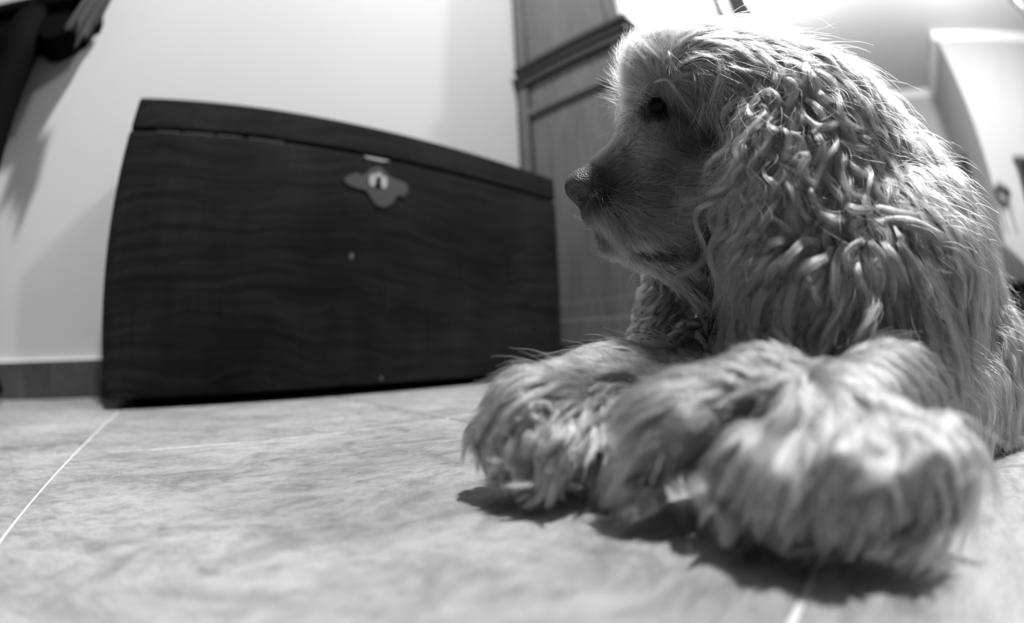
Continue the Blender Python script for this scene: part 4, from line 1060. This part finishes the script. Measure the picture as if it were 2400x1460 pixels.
course('leg_hair', [
 (130, (920, 470), (760, 560), (700, 660), (675, 870)), (110, (970, 550), (880, 640), (770, 720), (720, 890)), (110, (820, 510), (700, 640), (645, 870)), (80, (910, 810), (770, 890), (690, 940)), (110, (1100, 460), (960, 520), (860, 600)),
 (90, (1700, 200), (1850, 190), (2020, 260), (2130, 370)), (80, (1680, 230), (1800, 260), (1930, 340), (2050, 460)), (80, (1900, 170), (2050, 200), (2150, 270), (2230, 380)), (80, (1950, 330), (2060, 430), (2150, 560), (2180, 660)), (80, (2140, 290), (2240, 400), (2270, 520), (2310, 620)),
 (70, (2200, 100), (2260, 220), (2350, 320), (2340, 420)), (70, (2150, 60), (2180, 180), (2250, 280)), (70, (2100, 250), (2200, 300), (2330, 330)),
], 1050, 700, 1.7778, .008, 1.1, 120)

# ---- body, hair objects, eye
dog = bpy.data.objects.new('dog', None); COL.objects.link(dog)
dog.location = (0, 0, 0)
dog['label'] = 'long-haired wavy-coated spaniel lying on the tiles, head turned in profile'; dog['category'] = 'dog'
NOSE = P(1364, 438, .327)
m, nt, b = node_mat('dog_skin')
at = nt.nodes.new('ShaderNodeAttribute'); at.attribute_name = 'skin'
nt.links.new(at.outputs['Color'], b.inputs['Base Color'])
at2 = nt.nodes.new('ShaderNodeAttribute'); at2.attribute_name = 'nose'
vt = nt.nodes.new('ShaderNodeTexVoronoi'); vt.inputs['Scale'].default_value = 900
tc = nt.nodes.new('ShaderNodeTexCoord'); nt.links.new(tc.outputs['Object'], vt.inputs['Vector'])
bp = nt.nodes.new('ShaderNodeBump'); bp.inputs['Distance'].default_value = 0.0006
nt.links.new(at2.outputs['Fac'], bp.inputs['Strength']); nt.links.new(vt.outputs['Distance'], bp.inputs['Height'])
bp.invert = True
nt.links.new(bp.outputs['Normal'], b.inputs['Normal'])
b.inputs['Roughness'].default_value = 0.42
nv = np.empty(len(bme.vertices) * 3, np.float32); bme.vertices.foreach_get('co', nv); nv = nv.reshape(-1, 3)
nose = np.clip((0.0185 - np.linalg.norm(nv - NOSE, axis=1)) / 0.003, 0, 1)
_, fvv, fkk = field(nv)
base = np.where(fkk > .5, 0.012 + 0.08 * fvv[:, 5], 0.02)  # skin under long hair dark, shade between locks put into its colour
lipd = np.minimum.reduce([np.linalg.norm(nv - (P(1380, 512, .315) * (1 - t) + P(1590, 597, .299) * t), axis=1) for t in np.linspace(0, 1, 14)])
base = np.where(lipd < 0.006, 0.012, base)
eyec = P(1543, 247, .3165)
base = np.where(np.linalg.norm(nv - eyec, axis=1) < 0.017, 0.012, base)
base = base * (1 - nose) + 0.06 * nose
ca = bme.color_attributes.new('skin', 'FLOAT_COLOR', 'POINT')
ca.data.foreach_set('color', np.stack([base, base, base, np.ones_like(base)], 1).ravel().astype(np.float32))
na = bme.attributes.new('nose', 'FLOAT', 'POINT'); na.data.foreach_set('value', nose.astype(np.float32))
bme.materials.append(m)
body = bpy.data.objects.new('body', bme); COL.objects.link(body); body.parent = dog
# eyeball with dark iris, and lids
me_ = bmesh.new(); bmesh.ops.create_uvsphere(me_, u_segments=24, v_segments=16, radius=0.0095)
eye = mesh_ob('eye', me_, mat_plain('eye_dark', 0.003, 0.08, 0.08), dog, True, tuple(eyec)); eye['label'] = 'dark glossy eye'

def hair_mat(name, col, rough=0.27):
    m, nt, b = node_mat(name)
    out = [n for n in nt.nodes if n.type == 'OUTPUT_MATERIAL'][0]
    h = nt.nodes.new('ShaderNodeBsdfHairPrincipled')
    try: h.model = 'CHIANG'
    except Exception: pass
    h.parametrization = 'COLOR'
    h.inputs['Roughness'].default_value = rough
    h.inputs['Radial Roughness'].default_value = 0.32
    if 'Coat' in h.inputs: h.inputs['Coat'].default_value = 0.0
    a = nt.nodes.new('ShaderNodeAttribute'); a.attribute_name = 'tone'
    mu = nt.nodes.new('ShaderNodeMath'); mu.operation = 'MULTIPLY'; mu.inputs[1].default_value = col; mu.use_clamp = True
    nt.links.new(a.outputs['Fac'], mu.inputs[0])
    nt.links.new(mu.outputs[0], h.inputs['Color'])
    nt.links.new(h.outputs[0], out.inputs['Surface'])
    nt.nodes.remove(b)
    return m
M_hair = hair_mat('coat_hair', HAIRCOL)
LAB = {'whiskers': 'pale wiry lip hairs', 'face_fur': 'short darker face coat', 'brow_hair': 'long pale stray brow hairs'}
for key in STR_P:
    hc = bpy.data.hair_curves.new(key)
    sizes = np.concatenate([np.full(a.shape[0], a.shape[1], np.int32) for a in STR_P[key]])
    hc.add_curves(sizes.tolist())
    pos = np.concatenate([a.reshape(-1, 3) for a in STR_P[key]]); rd = np.concatenate([a.reshape(-1) for a in STR_R[key]]); tn = np.concatenate(STR_T[key])
    hc.position_data.foreach_set('vector', pos.ravel())
    ra_ = hc.attributes.get('radius') or hc.attributes.new('radius', 'FLOAT', 'POINT'); ra_.data.foreach_set('value', rd)
    ta = hc.attributes.new('tone', 'FLOAT', 'CURVE'); ta.data.foreach_set('value', tn)
    hc.materials.append(M_hair)
    ho = bpy.data.objects.new(key, hc); COL.objects.link(ho); ho.parent = dog
    if key in LAB: ho['label'] = LAB[key]
    print(key, len(sizes), len(pos))
try:
    SC.cycles_curves.shape = 'RIBBONS'
except Exception: pass
DB = Vector((0.30, 0.06, 0.0))                  # the empty stands under the dog
dog.location = DB
for ch_ in list(dog.children): ch_.location = ch_.location - DB
